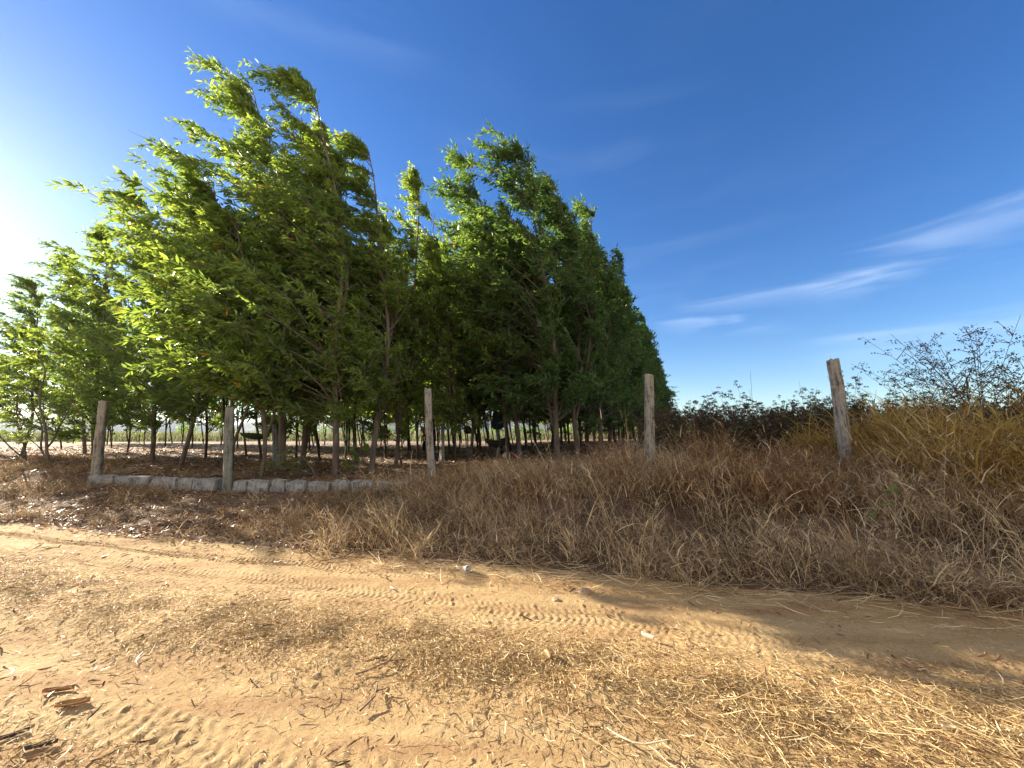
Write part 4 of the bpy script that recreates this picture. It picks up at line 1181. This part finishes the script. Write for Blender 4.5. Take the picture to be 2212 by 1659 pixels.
# black crate beside inner post
def crate(loc, lab):
    e = empty('crate', loc); tag(e, lab, 'crate')
    def bx(cx, cy, cz, sx, sy, sz, nm):
        bm = bmesh.new(); bmesh.ops.create_cube(bm, size=1)
        for v in bm.verts: v.co = Vector((v.co.x * sx + cx, v.co.y * sy + cy, v.co.z * sz + cz))
        bmesh.ops.bevel(bm, geom=list(bm.edges), offset=.006, segments=2, affect='EDGES')
        me = bpy.data.meshes.new(nm); bm.to_mesh(me); bm.free(); me.materials.append(BLACKP); obj(nm, me, e)
    bx(0, 0, .02, .46, .30, .03, 'base')
    for s in (-1, 1):
        bx(0, s * .15, .17, .48, .018, .27, 'side_panel'); bx(s * .235, 0, .17, .018, .28, .265, 'end_panel')
crate(on_ground(436.5, 14.0), 'black plastic crate on the ground between the pale rough post and the thin post')
l1 = on_ground(507, 14.4)
bag('plastic_bag', l1, [(.001, .0), (.13, .01), (.17, .07), (.12, .14), (.04, .18)], WHITEP, 'crumpled white plastic bag on the ground right of the jacket post', 'bag', 6, .018)
l1 = on_ground(512, 14.5)
bag('red_cloth', l1, [(.001, .0), (.16, .01), (.17, .05), (.08, .10), (.01, .12)], REDP, 'bundled red cloth on the ground between white bag and dark rucksack', 'cloth', 7, .02, scale=(1.1, .8, 1))
l1 = on_ground(519, 14.6)
bag('rucksack', l1, [(.001, .0), (.17, .01), (.20, .12), (.19, .25), (.12, .36), (.02, .39)], NAVY, 'dark navy rucksack on the ground beside the red cloth', 'bag', 8, .012, handle=.36, scale=(1.1, .75, 1))

# seated person in the pink hammock (orange shirt), mostly behind the pale rough post
SKIN = solid('skin', (.30, .17, .11), .6, .08)
ORANGE = cloth_mat('orange_shirt_cloth', (.62, .12, .035))
TROUS = cloth_mat('dark_trousers_cloth', (.03, .028, .03))
HAT = cloth_mat('grey_hat_cloth', (.45, .44, .40))
def skin_mesh(name, verts, edges, radii, m, parent, sub=1):
    me = bpy.data.meshes.new(name); me.from_pydata(verts, edges, []); me.update(); me.materials.append(m)
    o = obj(name, me, parent)
    md = o.modifiers.new('skin', 'SKIN')
    for k, r_ in enumerate(radii): me.skin_vertices[0].data[k].radius = (r_, r_) if not isinstance(r_, tuple) else r_
    me.skin_vertices[0].data[0].use_root = True
    md.use_smooth_shade = True
    s = o.modifiers.new('sub', 'SUBSURF'); s.levels = sub; s.render_levels = sub + 1
    return o
pp = pix(428.6, 440, 18.8)
gz = float(ground_z(pp.x, pp.y))
person = empty('person', (pp.x, pp.y, gz))
tag(person, 'seated person in an orange shirt and grey hat half hidden behind the pale rough post', 'person')
V_ = [(0, 0, .52), (0, .02, .72), (0, .0, .95), (0, -.03, 1.06), (0, -.06, 1.15), (0, -.07, 1.24),       # pelvis..head
      (.17, .0, .98), (.27, -.08, .76), (.20, -.30, .62), (.19, -.36, .60),                              # right arm
      (-.17, .0, .98), (-.27, -.06, .76), (-.18, -.28, .62), (-.17, -.34, .60),
      (.10, -.06, .50), (.13, -.44, .50), (.14, -.46, .10), (.14, -.62, .04),                            # right leg
      (-.10, -.06, .50), (-.13, -.42, .52), (-.12, -.40, .10), (-.12, -.55, .04)]
E_ = [(0, 1), (1, 2), (2, 3), (3, 4), (4, 5), (2, 6), (6, 7), (7, 8), (8, 9), (2, 10), (10, 11), (11, 12), (12, 13),
      (0, 14), (14, 15), (15, 16), (16, 17), (0, 18), (18, 19), (19, 20), (20, 21)]
R_ = [.13, .12, .13, .05, .075, .085, .06, .045, .030, .028, .06, .045, .03, .028, .085, .06, .04, .035, .085, .06, .04, .035]
nv = len(V_)
for hand, (hx, sgn) in ((9, (.19, 1)), (13, (-.17, -1))):
    bxx, byy, bzz = V_[hand]
    for k, (off, ln) in enumerate(((-.03, .065), (-.012, .08), (.008, .085), (.026, .075))):
        V_ += [(bxx + off, byy - .045, bzz), (bxx + off, byy - .045 - ln * .6, bzz - .01), (bxx + off, byy - .045 - ln, bzz - .04)]
        E_ += [(hand, len(V_) - 3), (len(V_) - 3, len(V_) - 2), (len(V_) - 2, len(V_) - 1)]; R_ += [.010, .009, .007]
    V_ += [(bxx - sgn * .04, byy - .015, bzz), (bxx - sgn * .06, byy - .05, bzz - .01)]
    E_ += [(hand, len(V_) - 2), (len(V_) - 2, len(V_) - 1)]; R_ += [.011, .009]
skin_mesh('body', V_, E_, R_, SKIN, person)
skin_mesh('shirt', [(0, 0, .56), (0, .02, .74), (0, 0, .96), (.18, 0, .98), (.28, -.07, .78), (-.18, 0, .98), (-.28, -.05, .78)],
          [(0, 1), (1, 2), (2, 3), (3, 4), (2, 5), (5, 6)], [.16, .15, .15, .085, .07, .085, .07], ORANGE, person)
skin_mesh('trousers', [(0, 0, .50), (.10, -.06, .50), (.13, -.44, .50), (.14, -.46, .14), (-.10, -.06, .50), (-.13, -.42, .52), (-.12, -.40, .14)],
          [(0, 1), (1, 2), (2, 3), (0, 4), (4, 5), (5, 6)], [.15, .11, .08, .062, .11, .08, .062], TROUS, person)
v, f = lathe([(.001, .12), (.06, .115), (.10, .08), (.115, .02), (.12, 0), (.19, -.015)], 20)
h = obj('hat', np_mesh('hat', v, f, HAT, smooth=True), person, (0, -.06, 1.22))
hm_ = h.modifiers.new('t', 'SOLIDIFY'); hm_.thickness = .006

# ------------------------------------------------------------------ small things on the road and bank
def small(px, py, zoff=0):
    a, b_ = ratio(px, py)
    fw = CAMZ / -b_
    for _ in range(12):
        z = float(surf_z(a * fw, fw)); fw = (CAMZ - z) / -b_
    return (a * fw, fw, float(surf_z(a * fw, fw)) + zoff)
def curled_leaf(loc, L_, W_, curl, rot, col, label, tilt=.06):
    U, Vn = 14, 7
    u = np.linspace(0, 1, U); v = np.linspace(-1, 1, Vn)
    UU, VV = np.meshgrid(u, v, indexing='ij')
    wd = W_ * np.sin(np.pi * (UU * .96 + .02)) ** .7
    P = np.stack([(UU - .5) * L_, VV * wd * .5, curl * L_ * (VV ** 2) * .5 + .12 * L_ * (UU - .4) ** 2 + .002 + .0015 * np.sin(UU * 9) * VV], -1)
    idx = np.arange(U * Vn).reshape(U, Vn)
    F = np.stack([idx[:-1, :-1], idx[:-1, 1:], idx[1:, 1:], idx[1:, :-1]], -1).reshape(-1, 4)
    o = obj('dry_leaf', np_mesh('dry_leaf', P.reshape(-1, 3), F, col, smooth=True), loc=loc)
    o.rotation_euler = (tilt, .03, rot)
    md = o.modifiers.new('t', 'SOLIDIFY'); md.thickness = .0015
    tag(o, label, 'leaf')
ORL = solid('orange_dead_leaf', (.30, .14, .055), .6, .3, 40)
BRL = solid('tan_dead_leaf', (.38, .21, .085), .65, .35, 30)
PAL = solid('pale_dead_leaf', (.62, .52, .36), .6, .2, 40)
DKL = solid('dark_dead_leaf', (.07, .045, .04), .6, .3, 40)
curled_leaf(small(546, 661, .035), .10, .05, .5, 1.9, ORL, 'orange brown dead leaf standing in the straw in the middle of the road', 1.1)
curled_leaf(small(72, 706, .0), .15, .045, .3, .35, BRL, 'large tan curled leaf on the sand at lower left')
curled_leaf(small(58, 692, .0), .15, .018, .3, .25, ORL, 'long narrow rust leaf just above the large tan curled leaf at lower left')
curled_leaf(small(40, 748, .0), .12, .014, .3, .45, DKL, 'long dark leaf near the bottom left corner')
curled_leaf(small(10, 738, .0), .12, .016, .3, .75, DKL, 'dark leaf cut by the left edge near the bottom corner')
curled_leaf(small(648, 641, .02), .10, .022, .5, -.9, PAL, 'pale narrow leaf beside the tyre tread marks')
curled_leaf(small(950, 733, .02), .06, .02, .3, -.3, PAL, 'small white leaf in the long straw at lower right')
def stone(loc, r_, seed, label, m):
    bm = bmesh.new(); bmesh.ops.create_icosphere(bm, subdivisions=3, radius=r_)
    q = random.Random(seed)
    for v in bm.verts:
        nn = float(vnoise(np.array([v.co.x / r_ * 1.6 + seed]), np.array([v.co.y / r_ * 1.6 + v.co.z / r_ * 1.3]), seed)[0])
        v.co *= 1 + nn * .45; v.co.z *= .62
    me = bpy.data.meshes.new('stone'); bm.to_mesh(me); bm.free(); me.materials.append(m)
    o = obj('stone', me, loc=loc); tag(o, label, 'stone')
SANDST = solid('sandy_stone', (.40, .29, .19), .9, .25, 40, .6)
stone(small(583, 591, -.015), .07, 3, 'sandy lump of earth at the road edge where the tree shade begins', SANDST)
stone(small(556, 600, 0), .035, 5, 'small stone left of the sandy lump at the road edge', SANDST)
stone(small(316, 676, 0), .022, 7, 'small pebble on the smooth track left of the straw', SANDST)
# clear crushed plastic cup
CL, t, n, l, o = mat('clear_plastic')
p = n.new('ShaderNodeBsdfPrincipled'); p.inputs['Base Color'].default_value = (.85, .87, .88, 1); p.inputs['Roughness'].default_value = .2; p.inputs['Transmission Weight'].default_value = .5; p.inputs['IOR'].default_value = 1.3
l(p.outputs[0], o.inputs[0])
v, f = lathe([(.001, 0), (.028, .0), (.03, .02), (.034, .05), (.037, .08), (.039, .095), (.036, .093), (.031, .05), (.026, .006)], 18, .0035, 9)
o = obj('plastic_cup', np_mesh('plastic_cup', v, f, CL, smooth=False), loc=small(464, 571, .022)); o.rotation_euler = (1.3, .3, .6)
tag(o, 'crushed clear plastic cup at the foot of the bank grass', 'cup')
# torn white paper scraps on the left verge
PAPER = solid('pale_paper', (.78, .74, .70), .7, .1, 30)
for k, (px, py, L_) in enumerate(((72, 508, .34), (66, 505, .2), (292, 502, .09))):
    q = np.random.default_rng(k + 50)
    U = 12; u = np.linspace(-.5, .5, U); UU, VV = np.meshgrid(u, np.linspace(-.5, .5, 6), indexing='ij')
    P = np.stack([UU * L_, VV * L_ * .4 * (1 - UU ** 2), .02 * np.sin(UU * 9 + k) + .012 * np.sin(VV * 8 + UU * 6) + .01], -1) + q.normal(0, .003, (U, 6, 3))
    idx = np.arange(U * 6).reshape(U, 6)
    F = np.stack([idx[:-1, :-1], idx[:-1, 1:], idx[1:, 1:], idx[1:, :-1]], -1).reshape(-1, 4)
    o = obj('paper_scrap', np_mesh('paper_scrap', P.reshape(-1, 3), F, PAPER, smooth=True), loc=small(px, py, .03)); o.rotation_euler = (.1, 0, k * 1.1)
    tag(o, ['longest white paper scrap on the left verge beside the road', 'short white paper scrap touching the longest one on the left verge', 'small white scrap on the bank below the stone wall'][k], 'litter')
# twigs on the road
for k, (px, py, L_, rot, lab) in enumerate(((384, 668, .34, .55, 'dark twig lying at the edge of the straw in the middle of the road'), (375, 700, .22, 1.2, 'thin forked twig on the smooth track left of centre'), (640, 750, .35, -.7, 'pale straw stalk on bare sand at the bottom middle'),
                                 (100, 530, .5, .1, 'brown stick lying at the left road edge'), (340, 560, .45, .35, 'curved twig at the foot of the bank left of centre'))):
    q = np.random.default_rng(k)
    tt = np.linspace(-.5, .5, 8)
    P = np.stack([tt * L_, .03 * L_ * np.sin(tt * 9) + q.normal(0, .004, 8), .012 + .01 * np.cos(tt * 6)], -1)
    Q = np.stack([P[4] + (np.array([.35, .22, .12]) * L_ * s_) for s_ in np.linspace(0, .7, 8)])
    v_, f_ = tubes(np.stack([P, Q]), np.linspace(.006, .0025, 8)[None] * np.ones((2, 1)), 6)
    o = obj('twig', np_mesh('twig', v_, f_, STEM if k != 2 else PAL, smooth=True), loc=small(px, py, .008)); o.rotation_euler = (0, 0, rot)
    tag(o, lab, 'twig')

# ------------------------------------------------------------------ haze
bm = bmesh.new(); bmesh.ops.create_cube(bm, size=1)
for v in bm.verts: v.co = Vector((v.co.x * 19000, v.co.y * 14400 + 5000, v.co.z * 262 + 129.5))
me = bpy.data.meshes.new('haze'); bm.to_mesh(me); bm.free()
hzm = bpy.data.materials.new('haze_air'); hzm.use_nodes = True
nn_ = hzm.node_tree.nodes; nn_.clear()
oo = nn_.new('ShaderNodeOutputMaterial'); pv = nn_.new('ShaderNodeVolumePrincipled')
pv.inputs['Color'].default_value = (.5, .68, 1, 1); pv.inputs['Density'].default_value = 0.00006; pv.inputs['Anisotropy'].default_value = .3
hzm.node_tree.links.new(pv.outputs[0], oo.inputs['Volume'])
me.materials.append(hzm)
tag(obj('haze', me), 'thin pale haze in the air', 'haze', kind='stuff')
